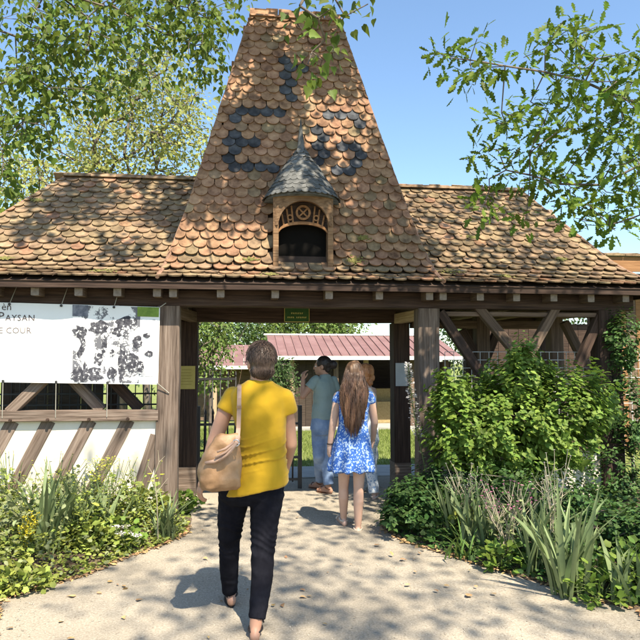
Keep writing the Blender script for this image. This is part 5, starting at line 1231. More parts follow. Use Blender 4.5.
def pattern_mat(name, c0, c1, scale, thr):
    m = bpy.data.materials.new(name); m.use_nodes = True; nt = m.node_tree; N = nt.nodes; L = nt.links; b = N['Principled BSDF']; b.inputs['Roughness'].default_value = 0.9
    tc = N.new('ShaderNodeTexCoord'); mp = N.new('ShaderNodeMapping'); mp.inputs['Scale'].default_value = (1, 1, 0.8); nd = N.new('ShaderNodeTexNoise'); nd.inputs['Scale'].default_value = 26; L.new(tc.outputs['Object'], nd.inputs['Vector']); sd_ = N.new('ShaderNodeVectorMath'); sd_.operation = 'SCALE'; sd_.inputs['Scale'].default_value = 0.05; L.new(nd.outputs['Color'], sd_.inputs[0]); ad_ = N.new('ShaderNodeVectorMath'); L.new(tc.outputs['Object'], ad_.inputs[0]); L.new(sd_.outputs[0], ad_.inputs[1]); L.new(ad_.outputs[0], mp.inputs[0])
    v = N.new('ShaderNodeTexVoronoi'); v.inputs['Scale'].default_value = scale; v.feature = 'F1'; v.inputs['Randomness'].default_value = 0.45; L.new(mp.outputs[0], v.inputs['Vector'])
    s = N.new('ShaderNodeMath'); s.operation = 'SINE'; s1 = N.new('ShaderNodeMath'); s1.operation = 'MULTIPLY'; s1.inputs[1].default_value = 11.0; L.new(v.outputs['Distance'], s1.inputs[0]); L.new(s1.outputs[0], s.inputs[0])
    n = N.new('ShaderNodeTexNoise'); n.inputs['Scale'].default_value = scale*2.2; n.inputs['Detail'].default_value = 3; L.new(tc.outputs['Object'], n.inputs['Vector'])
    a = N.new('ShaderNodeMath'); a.operation = 'MULTIPLY_ADD'; a.inputs[1].default_value = 0.32; L.new(s.outputs[0], a.inputs[0]); L.new(n.outputs['Fac'], a.inputs[2])
    r = N.new('ShaderNodeValToRGB'); r.color_ramp.elements[0].position = thr; r.color_ramp.elements[0].color = (*c0, 1); r.color_ramp.elements[1].position = thr+0.12; r.color_ramp.elements[1].color = (*c1, 1)
    L.new(a.outputs[0], r.inputs[0]); L.new(r.outputs[0], b.inputs['Base Color']); MATS[name] = m
pattern_mat('dress_print', (0.035, 0.12, 0.42), (0.36, 0.47, 0.63), 30, 0.56)
pattern_mat('trouser_print', (0.60, 0.64, 0.68), (0.16, 0.27, 0.45), 26, 0.66)

def capsule(mb, a, b, ra, rb, n=14, sq=None):
    a = Vector(a); b = Vector(b); t = (b-a); t = t.normalized() if t.length > 1e-6 else Vector((0, 0, 1)); pts = []; rs = []
    for k in range(4): an = math.pi/2*(1-k/4); pts.append(a-t*ra*math.sin(an)*0.999); rs.append(max(1e-4, ra*math.cos(an)))
    pts.append(a); rs.append(ra); pts.append(b); rs.append(rb)
    for k in range(1, 5): an = math.pi/2*k/4; pts.append(b+t*rb*math.sin(an)*0.999); rs.append(max(1e-4, rb*math.cos(an)))
    mb.tube(pts, rs, n=n)
def limb(mb, pts, rs, n=14):
    for i in range(len(pts)-1): capsule(mb, pts[i], pts[i+1], rs[i], rs[i+1], n)
def ellipsoid(mb, c, r3, axes=None, n=18, m=12):
    c = Vector(c); ax = axes or (Vector((1, 0, 0)), Vector((0, 1, 0)), Vector((0, 0, 1))); V = []; F = []
    for i in range(m+1):
        ph = math.pi*i/m; sp, cp = max(math.sin(ph), 1e-3), math.cos(ph)
        for k in range(n):
            th = 2*math.pi*k/n; V.append(c+ax[0]*(r3[0]*sp*math.cos(th))+ax[1]*(r3[1]*sp*math.sin(th))+ax[2]*(r3[2]*cp))
    for i in range(m):
        for k in range(n): F.append([i*n+k, (i+1)*n+k, (i+1)*n+(k+1) % n, i*n+(k+1) % n])
    F.append(list(range(n))); F.append([m*n+k for k in range(n)][::-1]); mb.add(V, F)
def loft(mb, secs, r, f, n=28, e=2.4):
    """secs: (centre, half width, half depth[, tilt along r, front shift]) ; rings in the plane (r,f)"""
    V = []; F = []
    for s in secs:
        c = Vector(s[0]); tl = s[3] if len(s) > 3 else 0
        for k in range(n):
            a = 2*math.pi*k/n; ca, sa = math.cos(a), math.sin(a); x = math.copysign(abs(ca)**(2/e), ca); y = math.copysign(abs(sa)**(2/e), sa)
            V.append(c+r*(s[1]*x)+f*(s[2]*y)+Vector((0, 0, tl*x)))
    for i in range(len(secs)-1):
        for k in range(n): F.append([i*n+k, i*n+(k+1) % n, (i+1)*n+(k+1) % n, (i+1)*n+k])
    F.append(list(range(n))[::-1]); F.append([(len(secs)-1)*n+k for k in range(n)]); mb.add(V, F)
def fuse(name, mb, voxel, m, parent, smooth=4, post=None, extra=None):
    me = bpy.data.meshes.new('tmp'); me.from_pydata([tuple(v) for v in mb.V], [], mb.F); me.update(); o = bpy.data.objects.new('tmp', me); COL.objects.link(o)
    bm_ = bmesh.new(); bm_.from_mesh(me); bmesh.ops.recalc_face_normals(bm_, faces=bm_.faces); bm_.to_mesh(me); bm_.free()
    md = o.modifiers.new('r', 'REMESH'); md.mode = 'VOXEL'; md.voxel_size = voxel; md.use_smooth_shade = True
    if smooth: s = o.modifiers.new('s', 'SMOOTH'); s.iterations = smooth; s.factor = 0.5
    bpy.context.view_layer.update(); me2 = bpy.data.meshes.new_from_object(o.evaluated_get(bpy.context.evaluated_depsgraph_get())); bpy.data.objects.remove(o)
    me2.materials.clear(); me2.materials.append(MATS[m])
    if post:
        nv = len(me2.vertices); co = np.empty(nv*3); me2.vertices.foreach_get('co', co); no = np.empty(nv*3); me2.vertices.foreach_get('normal', no); co = co.reshape(-1, 3); no = no.reshape(-1, 3)
        d = np.array([post(Vector(c)) for c in co]); co = co+no*d[:, None]; me2.vertices.foreach_set('co', co.ravel()); me2.update()
    if extra:      # join further meshes (hands) into the same mesh
        bm_ = bmesh.new(); bm_.from_mesh(me2)
        for e in extra: bm_.from_mesh(e)
        bm_.to_mesh(me2); bm_.free()
    me2.polygons.foreach_set('use_smooth', [True]*len(me2.polygons))
    if name is None: return me2
    me2.name = name; o = bpy.data.objects.new(name, me2); COL.objects.link(o)
    if parent is not None: local(o, parent)
    return o
def hand(wrist, dirv, palm, thumb, s=1.0, curl=0.5, m='skin_tan'):
    """palm: the way the palm faces; thumb: sideways unit towards the thumb"""
    d = Vector(dirv).normalized(); p = Vector(palm); p = (p-d*p.dot(d)).normalized(); t = Vector(thumb); t = (t-d*t.dot(d)-p*t.dot(p)).normalized(); mb = MB(); w = Vector(wrist)
    loft_pts = [(0.0, 0.027, 0.019), (0.02, 0.030, 0.018), (0.055, 0.038, 0.016), (0.082, 0.038, 0.013)]
    V = []; F = []; n = 16
    for L, a, b in loft_pts:
        for k in range(n): an = 2*math.pi*k/n; V.append(w+d*L*s+t*(a*s*math.cos(an))+p*(b*s*math.sin(an)))
    for i in range(3):
        for k in range(n): F.append([i*n+k, i*n+(k+1) % n, (i+1)*n+(k+1) % n, (i+1)*n+k])
    F.append(list(range(n))[::-1]); F.append([3*n+k for k in range(n)]); mb.add(V, F); capsule(mb, w-d*0.02*s, w+d*0.03*s, 0.024*s, 0.024*s)
    for k, (off, L) in enumerate(((0.029, 0.070), (0.010, 0.079), (-0.010, 0.073), (-0.028, 0.057))):
        a = w+d*0.078*s+t*off*s; an = 0.12; fan = t*(off*1.6)
        for j, (fr_, r0, r1) in enumerate(((0.45, 0.0088, 0.0082), (0.31, 0.0082, 0.0076), (0.24, 0.0076, 0.0066))):
            an += curl*(0.75+0.12*k); dd = (d*math.cos(an)+p*math.sin(an)+fan).normalized(); b = a+dd*L*fr_*s; capsule(mb, a, b, r0*s, r1*s, 10); a = b
    a = w+d*0.022*s+t*0.028*s; dd = (d*0.7+t*0.75+p*0.25).normalized(); b = a+dd*0.038*s; capsule(mb, a, b, 0.0125*s, 0.0102*s, 10); dd = (d*0.9+t*0.25+p*0.3).normalized(); c = b+dd*0.03*s; capsule(mb, b, c, 0.0102*s, 0.0085*s, 10)
    return fuse(None, mb, 0.0032, m, None, smooth=3)
def head(mb, c, f, r, s=1.0):
    """skull, jaw, nose, ears, brow; c is the centre of the skull"""
    u = Vector((0, 0, 1)); c = Vector(c); ax = (r, f, u)
    ellipsoid(mb, c+u*0.018*s-f*0.006*s, (0.074*s, 0.092*s, 0.098*s), ax); ellipsoid(mb, c+f*0.022*s-u*0.035*s, (0.062*s, 0.07*s, 0.075*s), ax); ellipsoid(mb, c+f*0.05*s-u*0.085*s, (0.038*s, 0.04*s, 0.03*s), ax)
    capsule(mb, c+f*0.092*s+u*0.004*s, c+f*0.106*s-u*0.03*s, 0.009*s, 0.014*s, 10); capsule(mb, c+f*0.083*s+r*0.03*s+u*0.02*s, c+f*0.083*s-r*0.03*s+u*0.02*s, 0.013*s, 0.013*s, 10)
    ellipsoid(mb, c+f*0.088*s-u*0.062*s, (0.022*s, 0.012*s, 0.010*s), ax, 10, 8)
    for q in (-1, 1): ellipsoid(mb, c+r*q*0.078*s-f*0.004*s-u*0.012*s, (0.010*s, 0.019*s, 0.032*s), ax, 10, 8)
def face_parts(parent, c, f, r, s=1.0):
    u = Vector((0, 0, 1)); c = Vector(c)
    for q in (-1, 1):
        mb = MB(); ellipsoid(mb, c+f*0.081*s+r*q*0.031*s-u*0.002*s, (0.013*s, 0.010*s, 0.008*s), (r, f, u), 10, 8); mb.build('eye', MATS['eye_white'], parent, smooth=True)
    mb = MB(); ellipsoid(mb, c+f*0.093*s-u*0.062*s, (0.021*s, 0.010*s, 0.007*s), (r, f, u), 10, 8); mb.build('lips', MATS['lip'], parent, smooth=True)
def foot(mb, ankle, toe, s=1.0):
    a = Vector(ankle); t = Vector(toe); d = Vector((t.x-a.x, t.y-a.y, 0)).normalized(); h = Vector((a.x, a.y, 0))-d*0.035*s
    zt = t.z
    capsule(mb, a, Vector((h.x, h.y, a.z-0.045*s)), 0.031*s, 0.030*s); capsule(mb, Vector((h.x, h.y, a.z-0.05*s)), t, 0.029*s, 0.024*s); capsule(mb, a, a.lerp(t, 0.55), 0.03*s, 0.026*s)
def sandal(parent, ankle, toe, m, s=1.0, strap=True, heel=0.02):
    a = Vector(ankle); t = Vector(toe); d = Vector((t.x-a.x, t.y-a.y, 0)).normalized(); w = Vector((-d.y, d.x, 0)); h = Vector((a.x, a.y, a.z-0.085*s))-d*0.055*s; tt = t-Vector((0, 0, 0.03*s))+d*0.03*s
    mb = MB(); out = []
    for k in range(20):
        an = 2*math.pi*k/20; x = math.cos(an); y = math.sin(an); hw = 0.036*s*(1+0.18*x); out.append(h.lerp(tt, (x+1)/2)+w*(hw*y))
    mb.prism(out, (0, 0, -0.009), (0, 0, 0.009)); S = mb.build('sandal', MATS[m], parent)
    if strap:
        for c_, rr, zz in ((a-Vector((0, 0, 0.012*s)), 0.040*s, 0.010), (a.lerp(t, 0.72), 0.036*s, 0.0)):
            mb = MB(); pts = [c_+w*(rr*math.cos(q))+d*(rr*1.05*math.sin(q))*(1 if zz else 0)+Vector((0, 0, (rr*0.85*math.sin(q) if not zz else 0.012*math.sin(q)))) for q in np.linspace(0, 2*math.pi if zz else math.pi, 17)]; mb.tube(pts, (0.010 if m == 'sandal_pale' else 0.0058)*s, n=6); mb.build('strap', MATS[m], S, smooth=True)
def nz3(c, s, k=0.0): return mnoise.noise(Vector((c.x*s[0]+k, c.y*s[1], c.z*s[2])))

# ---------------------------------------------------------------- woman in yellow
dd = 3.9; u = dd/640
B = D(246, 640, 3.72); PW = empty('person', (D(250, 620, 3.9).x, D(250, 620, 3.9).y, 0), 'person in yellow T-shirt and black trousers walking to the gate, shoulder bag at left hip', 'person')
f = Vector((-0.02, 1, 0)).normalized(); r = Vector((1, 0.02, 0)).normalized(); f2 = Vector((-0.34, 0.94, 0)).normalized(); r2 = Vector((0.94, 0.34, 0)).normalized()
hc = D(260.5, 362.5, 3.9); nb_ = D(259, 388, 3.9)
shL, shR = D(231, 395, 3.91), D(286.5, 396.5, 3.91); elL, wrL = D(214, 443, 3.88), D(203, 479, 3.86); elR, wrR = D(290.5, 444, 3.95), D(284, 474, 4.10)
hpL, hpR = D(236, 486, 3.92), D(268, 486, 3.9); knL, knR = D(229.5, 545, 4.04), D(263, 549, 3.84); anL, anR = D(231, 597, 4.17), D(255.5, 626, 3.70); anL.z = max(anL.z, 0.10)
toL = anL+Vector((-0.02, 0.17, -anL.z+0.035)); toR = anR+Vector((0.02, 0.16, -anR.z+0.035))
mb = MB(); head(mb, hc, f2, r2, 1.0); capsule(mb, hc-Vector((0, 0, 0.05))-f*0.012, nb_, 0.053, 0.058)
loft(mb, [(D(253, 498, dd), 0.12, 0.08), (D(257, 470, dd), 0.13, 0.09), (D(262, 445, dd), 0.11, 0.08), (D(260, 410, dd), 0.13, 0.08), (D(259, 395, dd), 0.11, 0.055), (D(259.5, 385, dd), 0.06, 0.055)], r, f)
limb(mb, [shL, elL, wrL], [0.042, 0.045, 0.029]); limb(mb, [shR, elR, wrR], [0.040, 0.042, 0.028]); limb(mb, [shL.lerp(elL, 0.25), elL], [0.048, 0.046])
limb(mb, [hpL, knL, anL], [0.08, 0.05, 0.034]); limb(mb, [hpR, knR, anR], [0.08, 0.055, 0.036]); foot(mb, anL, toL); foot(mb, anR, toR)
h1 = hand(wrL-Vector((0, 0, 0.005)), (-0.28, 0.05, -1), (0.8, 0.35, 0), (0.25, 0.95, 0), 0.98, 0.42); h2 = hand(wrR, (-0.1, 0.25, -1), (-0.9, 0.1, 0), (0.1, 0.95, 0), 0.98, 0.45)
body = fuse('body', mb, 0.006, 'skin_tan', PW, 5, extra=[h1, h2]); face_parts(PW, hc, f2, r2)
# shirt
mb = MB(); tilt = 0.032
sec = [(489, 256, 32.0, 0.150, 0.034), (482, 257.5, 30.8, 0.146, 0.027), (472, 260, 27.8, 0.136, 0.014), (460, 261.5, 25.4, 0.122, 0.006), (446, 262, 23.8, 0.112, 0), (432, 261.5, 24.6, 0.117, 0), (416, 260, 26.8, 0.124, 0), (403, 259.3, 28.6, 0.115, 0), (394, 259.2, 28.5, 0.095, 0), (388, 259.2, 24, 0.078, 0), (384, 259.3, 16.5, 0.068, 0), (380, 259.6, 11.2, 0.062, 0)]
loft(mb, [(D(cx, py, dd), hw*u, hd, tl) for py, cx, hw, hd, tl in sec], r, f, n=32)
def sleeve(mb, s_, e_, t0, t1, r0, r1, n=20):
    a, b = Vector(s_), Vector(e_); capsule(mb, a, a.lerp(b, 0.08), r0, r0); mb.tube([a.lerp(b, t0), a.lerp(b, (t0+t1)/2), a.lerp(b, t1)], [r0, (r0+r1)/2, r1], n=n)
sleeve(mb, shL+Vector((0.014, 0, -0.010)), elL+Vector((-0.012, 0, 0)), 0.0, 0.32, 0.061, 0.068); sleeve(mb, shR+Vector((-0.014, 0, -0.010)), elR+Vector((0.014, 0, 0)), 0.0, 0.32, 0.060, 0.067)
def wr_y(c):
    z = c.z; w = math.exp(-((z-1.01)/0.11)**2); q = z*115-c.x*26+6*nz3(c, (4, 4, 3)); fold = 1-abs(math.sin(q*0.5)); a = 0.020*w*(fold**3-0.2)*max(0, 0.45+1.1*nz3(c, (6, 6, 7), 7))
    v = nz3(c, (6, 6, 5), 4.0); w2 = nz3(Vector((c.x+0.5*c.z, c.y, c.z)), (11, 5, 4), 9.0); return a+0.004*nz3(c, (5, 5, 8), 1.0)+0.007*(0.35-abs(v))*0.7+0.005*(0.3-abs(w2))+0.0015*nz3(c, (16, 16, 30))
sh = fuse('t_shirt', mb, 0.0065, 'shirt_yellow', PW, 12, wr_y)
# trousers
mb = MB(); loft(mb, [(D(257, 466, 3.92), 0.150, 0.11), (D(254.5, 476, 3.92), 0.176, 0.125), (D(251.5, 488, 3.92), 0.200, 0.14), (D(251, 496, 3.92), 0.19, 0.13), (D(251.5, 503, 3.92), 0.15, 0.10)], r, f)
limb(mb, [D(235, 492, 3.93), D(230.5, 520, 3.97), knL], [0.102, 0.084, 0.067]); mb.tube([knL, D(229, 568, 4.09), D(230, 591, 4.155)], [0.066, 0.061, 0.051], n=18); limb(mb, [D(267, 492, 3.91), D(264.5, 520, 3.88), knR], [0.110, 0.090, 0.074]); mb.tube([knR, D(262, 578, 3.80), D(257, 619, 3.715)], [0.073, 0.066, 0.051], n=18)
def wr_p(c):
    k = math.exp(-((c.z-0.5)/0.13)**2)+0.8*math.exp(-((c.z-0.82)/0.1)**2)+0.5*math.exp(-((c.z-0.16)/0.07)**2); return 0.0040*k*(1-2*abs(math.sin(c.z*60+c.x*22+5*nz3(c, (7, 7, 5)))))+0.003*nz3(c, (9, 9, 7))
fuse('trousers', mb, 0.0075, 'jeans_black', PW, 4, wr_p)
# short hair
mb = MB(); U3 = Vector((0, 0, 1)); ax = (r2, f2, U3)
ellipsoid(mb, hc+U3*0.026-f2*0.016, (0.0865, 0.098, 0.104), ax); ellipsoid(mb, hc-f2*0.030-U3*0.035, (0.074, 0.070, 0.070), ax); ellipsoid(mb, hc-f2*0.034-U3*0.070, (0.052, 0.044, 0.034), ax)
def hairpost(c): return 0.006*nz3(c, (26, 26, 11))+0.004*nz3(c, (70, 70, 22))
fuse('hair', mb, 0.0055, 'hair_brown_grey', PW, 3, hairpost)
mb = MB(); st = []
for k in range(1800):
    v = Vector((random.gauss(0, 1), random.gauss(0, 1), random.gauss(0.2, 1))).normalized(); 
    if v.dot(f2) > 0.35 and v.z < 0.5: continue
    low = v.z < -0.1; c0 = hc+U3*0.026-f2*0.016 if not low else hc-f2*0.030-U3*0.03
    rr = (0.0865, 0.098, 0.104) if not low else (0.074, 0.07, 0.07)
    p = c0+r2*(v.dot(r2)*rr[0])+f2*(v.dot(f2)*rr[1])+U3*(v.z*rr[2]); dn = (Vector((random.gauss(0, .35), random.gauss(0, .35), -1))); dn = (dn-v*dn.dot(v)).normalized()
    mb.tube([p-v*0.002, p+dn*0.014+v*0.005, p+dn*0.03+v*0.0045], [0.0014, 0.0012, 0.0003], n=4, cap=False)
mb.build('hair_tufts', MATS['hair_brown_grey'], PW, smooth=True)['kind'] = 'stuff'
# glasses
mb = MB(); e = hc+U3*0.004
for q in (-1, 1): mb.tube([e+r2*q*0.081-f2*0.0, e+r2*q*0.079+f2*0.09], 0.0025, n=5); mb.tube([e+f2*0.101+r2*(q*0.034+0.026*math.cos(t))+U3*(0.018*math.sin(t)-0.004) for t in np.linspace(0, 6.28, 17)], 0.002, n=5)
mb.build('glasses', MATS['glasses'], PW)
sandal(PW, anL, toL, 'sandal_black'); sandal(PW, anR, toR, 'sandal_black')
# shoulder bag
def BP(px, py, d): return D(px, py, d)
bc = BP(220, 462, 3.70); BG = empty('shoulder_bag', (bc.x, bc.y, BP(220, 489, 3.70).z), 'slouchy tan leather shoulder bag hanging at the left hip of the yellow-shirted person', 'bag')
mb = MB(); secs = [(489, 220, 17, 0.045), (486, 220, 20.5, 0.07), (478, 220, 22, 0.085), (468, 220.5, 21.5, 0.08), (456, 222, 19.5, 0.068), (446, 224.5, 16.5, 0.052), (438, 227.5, 12.5, 0.036), (434, 229, 8.5, 0.02)]
loft(mb, [(BP(cx, py, 3.69), hw*u*0.955, hd) for py, cx, hw, hd in secs], Vector((0.97, 0.22, 0)).normalized(), Vector((-0.22, 0.97, 0)).normalized(), n=28, e=2.7)
def wr_b(c): return 0.016*(0.3-abs(nz3(c, (9, 9, 6), 2.0)))+0.008*nz3(c, (7, 7, 7), 5.0)+0.006*math.sin(c.x*60+c.z*34+5*nz3(c, (6, 6, 6)))*0.6+0.004*nz3(c, (24, 24, 24))
fuse('bag_body', mb, 0.006, 'leather_tan', BG, 3, wr_b)
fl = MB(); pts = [BP(x, y, 3.59) for x, y in ((205, 463), (214, 461.5), (222, 458), (230, 452), (236, 444))]; fl.tube(pts, [0.008, 0.012, 0.012, 0.011, 0.007], n=8); fl.build('flap_seam', MATS['leather_strap'], BG, smooth=True)
for a, b in (((236, 443), (215, 458)), ((234, 442), (217, 452)), ((235, 445), (219, 461))):
    t = MB(); p0, p1 = BP(*a, 3.60), BP(*b, 3.575); t.tube([p0, p0.lerp(p1, 0.5)-Vector((0, 0.01, 0.008)), p1], [0.009, 0.0075, 0.006], n=7); t.build('tassel', MATS['leather_strap'], BG, smooth=True)
t = MB(); c = BP(236, 443, 3.60); t.tube([c+Vector((0.018*math.cos(q), 0, 0.018*math.sin(q))) for q in np.linspace(0, 6.28, 15)], 0.004, n=6); t.build('ring', MATS['steel'], BG, smooth=True)
def strip(mb, pts, w, th, side):
    V = []; F = []
    for p in pts:
        p, nn = p; sd = side; V += [p-sd*w+nn*th, p+sd*w+nn*th, p+sd*w-nn*th, p-sd*w-nn*th]
    for i in range(len(pts)-1):
        a = 4*i; b = a+4
        for k in range(4): F.append([a+k, a+(k+1) % 4, b+(k+1) % 4, b+k])
    F += [[3, 2, 1, 0], [len(V)-4, len(V)-3, len(V)-2, len(V)-1]]; mb.add(V, F)
t = MB(); bk = Vector((0, -1, 0.1)).normalized(); 
sp = [(BP(237, 444, 3.62), bk), (BP(238.5, 428, 3.735), bk), (BP(239, 412, 3.745), bk), (BP(239.2, 398, 3.758), bk), (BP(239.3, 391, 3.785), bk), (BP(239.4, 386.3, 3.825), Vector((0, -0.6, 0.8))), (BP(239.6, 384.8, 3.9), Vector((0, 0.1, 1))), (BP(239.6, 388, 3.99), Vector((0, 0.8, 0.5))), (BP(239, 404, 4.05), Vector((0, 1, 0)))]
strip(t, sp, 0.0125, 0.003, Vector((1, 0, 0))); S_ = t.build('strap', MATS['leather_strap'], BG, smooth=False)
t = MB(); c = BP(239.1, 407, 3.738); t.box(c, (0.030, 0.006, 0.014)); t.build('buckle', MATS['leather_tan'], S_)

# ---------------------------------------------------------------- girl with long hair
dd = 6.05; u = dd/640
PG = empty('person', (D(350, 530, 6.1).x, D(350, 530, 6.1).y, 0), 'person with very long brown hair in a blue and white patterned dress', 'person')
f = Vector((0.10, 1, 0)).normalized(); r = Vector((1, -0.10, 0)).normalized()
hc = D(354, 373.5, dd); nb_ = D(354, 392, dd); shL, shR = D(338, 396.5, dd), D(370, 396.5, dd); elL, wrL = D(333, 424, dd-0.02), D(329.5, 446, dd); elR, wrR = D(374.5, 422, dd+0.05), D(373, 440, dd+0.2)
hpL, hpR = D(345, 452, dd), D(360, 452, dd); knL, knR = D(343.5, 487, dd+0.1), D(358.5, 489, dd); anL, anR = D(343.5, 518, 6.22), D(358, 527, 6.06)
toL = anL+Vector((-0.03, 0.15, -anL.z+0.035)); toR = anR+Vector((0.03, 0.15, -anR.z+0.035))
mb = MB(); head(mb, hc, f, r, 0.97); capsule(mb, hc-Vector((0, 0, 0.05)), nb_, 0.048, 0.052)
loft(mb, [(D(353, 458, dd), 0.13, 0.09), (D(353, 440, dd), 0.14, 0.095), (D(353, 418, dd), 0.105, 0.075), (D(354, 402, dd), 0.13, 0.08), (D(354, 395, dd), 0.12, 0.06), (D(354, 391, dd), 0.05, 0.05)], r, f)
limb(mb, [shL, elL, wrL], [0.045, 0.036, 0.024]); limb(mb, [shR, elR, wrR], [0.045, 0.036, 0.024])
limb(mb, [hpL, knL, knL.lerp(anL, 0.3)-f*0.015, anL], [0.075, 0.048, 0.050, 0.031]); limb(mb, [hpR, knR, knR.lerp(anR, 0.3)-f*0.015, anR], [0.075, 0.048, 0.050, 0.031]); foot(mb, anL, toL, 0.92); foot(mb, anR, toR, 0.92)
h1 = hand(wrL, (-0.1, 0.05, -1), (0.9, 0.2, 0), (0.2, 0.95, 0), 0.9, 0.4, 'skin_fair'); h2 = hand(wrR, (-0.1, 0.3, -1), (-0.9, 0.2, 0), (0.2, 0.95, 0), 0.9, 0.4, 'skin_fair')
fuse('body', mb, 0.007, 'skin_fair', PG, 4, extra=[h1, h2]); face_parts(PG, hc, f, r, 0.97)
mb = MB(); loft(mb, [(D(351.5, 470, dd), 0.222, 0.19), (D(351.5, 464, dd), 0.218, 0.185), (D(352, 452, dd), 0.19, 0.155), (D(352.5, 438, dd), 0.165, 0.125), (D(353, 424, dd), 0.135, 0.10), (D(353.5, 412, dd), 0.138, 0.098), (D(354, 402, dd), 0.152, 0.095), (D(354, 396, dd), 0.145, 0.075), (D(354, 392, dd), 0.10, 0.06)], r, f, n=32)
for s_, e_, q in ((shL, elL, 1), (shR, elR, -1)): capsule(mb, s_+r*0.012*q, s_.lerp(e_, 0.14), 0.052, 0.050)
def wr_d(c):
    a = math.atan2(c.y-D(352, 440, dd).y, c.x-D(352, 440, dd).x); k = max(0, min(1, (1.0-c.z)/0.4)); return 0.014*k*math.sin(a*9+2*nz3(c, (3, 3, 3)))+0.005*nz3(c, (8, 8, 10))
fuse('dress', mb, 0.008, 'dress_print', PG, 3, wr_d)
# hair: a base mass and many locks
mb = MB(); ellipsoid(mb, hc+Vector((0, 0, 0.02))-f*0.012, (0.087, 0.10, 0.103), (r, f, Vector((0, 0, 1))))
loft(mb, [(D(352.5, 428, dd-0.125), 0.05, 0.010), (D(353, 420, dd-0.125), 0.085, 0.018), (D(354, 408, dd-0.12), 0.112, 0.024), (D(354.5, 394, dd-0.11), 0.125, 0.04), (D(355, 382, dd-0.07), 0.105, 0.055), (D(354.5, 374, dd-0.04), 0.088, 0.075)], r, f, n=24)
HP = fuse('hair', mb, 0.008, 'hair_long', PG, 4, lambda c: 0.010*nz3(c, (22, 22, 4))+0.005*nz3(c, (60, 60, 9)))
mb = MB()
for k in range(1300):
    t = random.uniform(-1, 1); zt = random.uniform(0.0, 0.09); st = hc+r*(0.082*t*(1 if zt < 0.06 else 0.7))-f*(0.085*math.sqrt(max(0.05, 1-t*t))*(1 if zt < 0.06 else 0.75))+Vector((0, 0, zt)); py1 = min(438, 428+random.gauss(0, 6)-12*abs(t)**2); ph = random.uniform(0, 6.28); ph2 = round(t*5)*1.7; am = random.uniform(0.004, 0.013)
    pts = [st]; tt = t
    for i in range(1, 10):
        s_ = i/9; py = 374+(py1-374)*s_; w = 0.088+0.042*math.sin(min(1, s_*1.6)*math.pi*0.5) if s_ < 0.45 else 0.13-0.06*((s_-0.45)/0.55)**1.5
        dep = dd-0.10-0.055*min(1, s_*2)-0.02*math.sqrt(max(0, 1-t*t)); pts.append(D(354, py, dep)+r*(w*t+am*math.sin(s_*13+ph2)*min(1, s_*2)+0.004*math.sin(s_*21+ph))-f*(0.010*math.sin(s_*12+ph2*1.3)))
    mb.tube(pts, [k_*random.uniform(0.35, 0.65) for k_ in (0.004, 0.0055, 0.0065, 0.0065, 0.0065, 0.006, 0.0055, 0.005, 0.0035, 0.0008)], n=4, cap=False)
mb.build('hair_locks', MATS['hair_long'], PG, smooth=True)['kind'] = 'stuff'
mb = MB(); c = wrL.lerp(elL, 0.1); mb.tube([c+Vector((0.027*math.cos(q), 0.027*math.sin(q), 0)) for q in np.linspace(0, 6.28, 15)], 0.005, n=6); mb.build('wristband', MATS['sandal_black'], PG, smooth=True)
sandal(PG, anL, toL, 'sandal_pale', 0.95); sandal(PG, anR, toR, 'sandal_pale', 0.95)

# ---------------------------------------------------------------- woman in grey-green tee, hand raised
dd = 7.75; u = dd/640
PT = empty('person', (D(324, 490, 7.8).x, D(324, 490, 7.8).y, 0), 'person in grey-green T-shirt and blue jeans with dark bun, raising one hand', 'person')
f = Vector((-0.75, 0.66, 0)).normalized(); r = Vector((0.66, 0.75, 0)).normalized(); fh = Vector((-0.97, 0.24, 0)).normalized(); rh = Vector((0.24, 0.97, 0)).normalized()
hc = D(322.5, 366, dd); nb_ = D(324.5, 376, dd); shL = D(315.5, 380, dd-0.1); shR = D(333.5, 380, dd+0.08); elL = D(303, 396, dd-0.12); wrL = D(303, 380, dd-0.05); elR = D(337.5, 400, dd+0.15); wrR = D(335, 415, dd+0.2)
hpL, hpR = D(318, 428, dd-0.02), D(327, 428, dd+0.02); knL, knR = D(318.5, 455, dd-0.05), D(325.5, 456, dd+0.02); anL, anR = D(320, 482.5, 7.98), D(328.5, 487, 7.72)
toL = anL+f*0.15; toR = anR+f*0.15; toL.z = toR.z = 0.035
mb = MB(); head(mb, hc, fh, rh, 0.98); capsule(mb, hc-Vector((0, 0, 0.05))-fh*0.01, nb_, 0.048, 0.054)
loft(mb, [(D(323, 432, dd), 0.14, 0.10), (D(323, 415, dd), 0.135, 0.10), (D(324, 400, dd), 0.12, 0.09), (D(325, 386, dd), 0.15, 0.09), (D(325, 379, dd), 0.11, 0.06), (D(325, 376, dd), 0.05, 0.05)], r, f)
limb(mb, [shL, elL, wrL], [0.047, 0.040, 0.027]); limb(mb, [shR, elR, wrR], [0.047, 0.038, 0.026]); limb(mb, [hpL, knL, anL], [0.08, 0.055, 0.034]); limb(mb, [hpR, knR, anR], [0.08, 0.055, 0.034]); foot(mb, anL, toL, 0.95); foot(mb, anR, toR, 0.95)
h1 = hand(wrL, (0.05, 0.1, 1), (0.8, 0.5, 0), (0.5, -0.8, 0), 0.95, 0.55, 'skin_warm'); h2 = hand(wrR, (-0.2, 0.2, -1), (-0.7, -0.6, 0), (-0.6, 0.7, 0), 0.95, 0.4, 'skin_warm')
fuse('body', mb, 0.0075, 'skin_warm', PT, 4, extra=[h1, h2]); face_parts(PT, hc, fh, rh, 0.98)
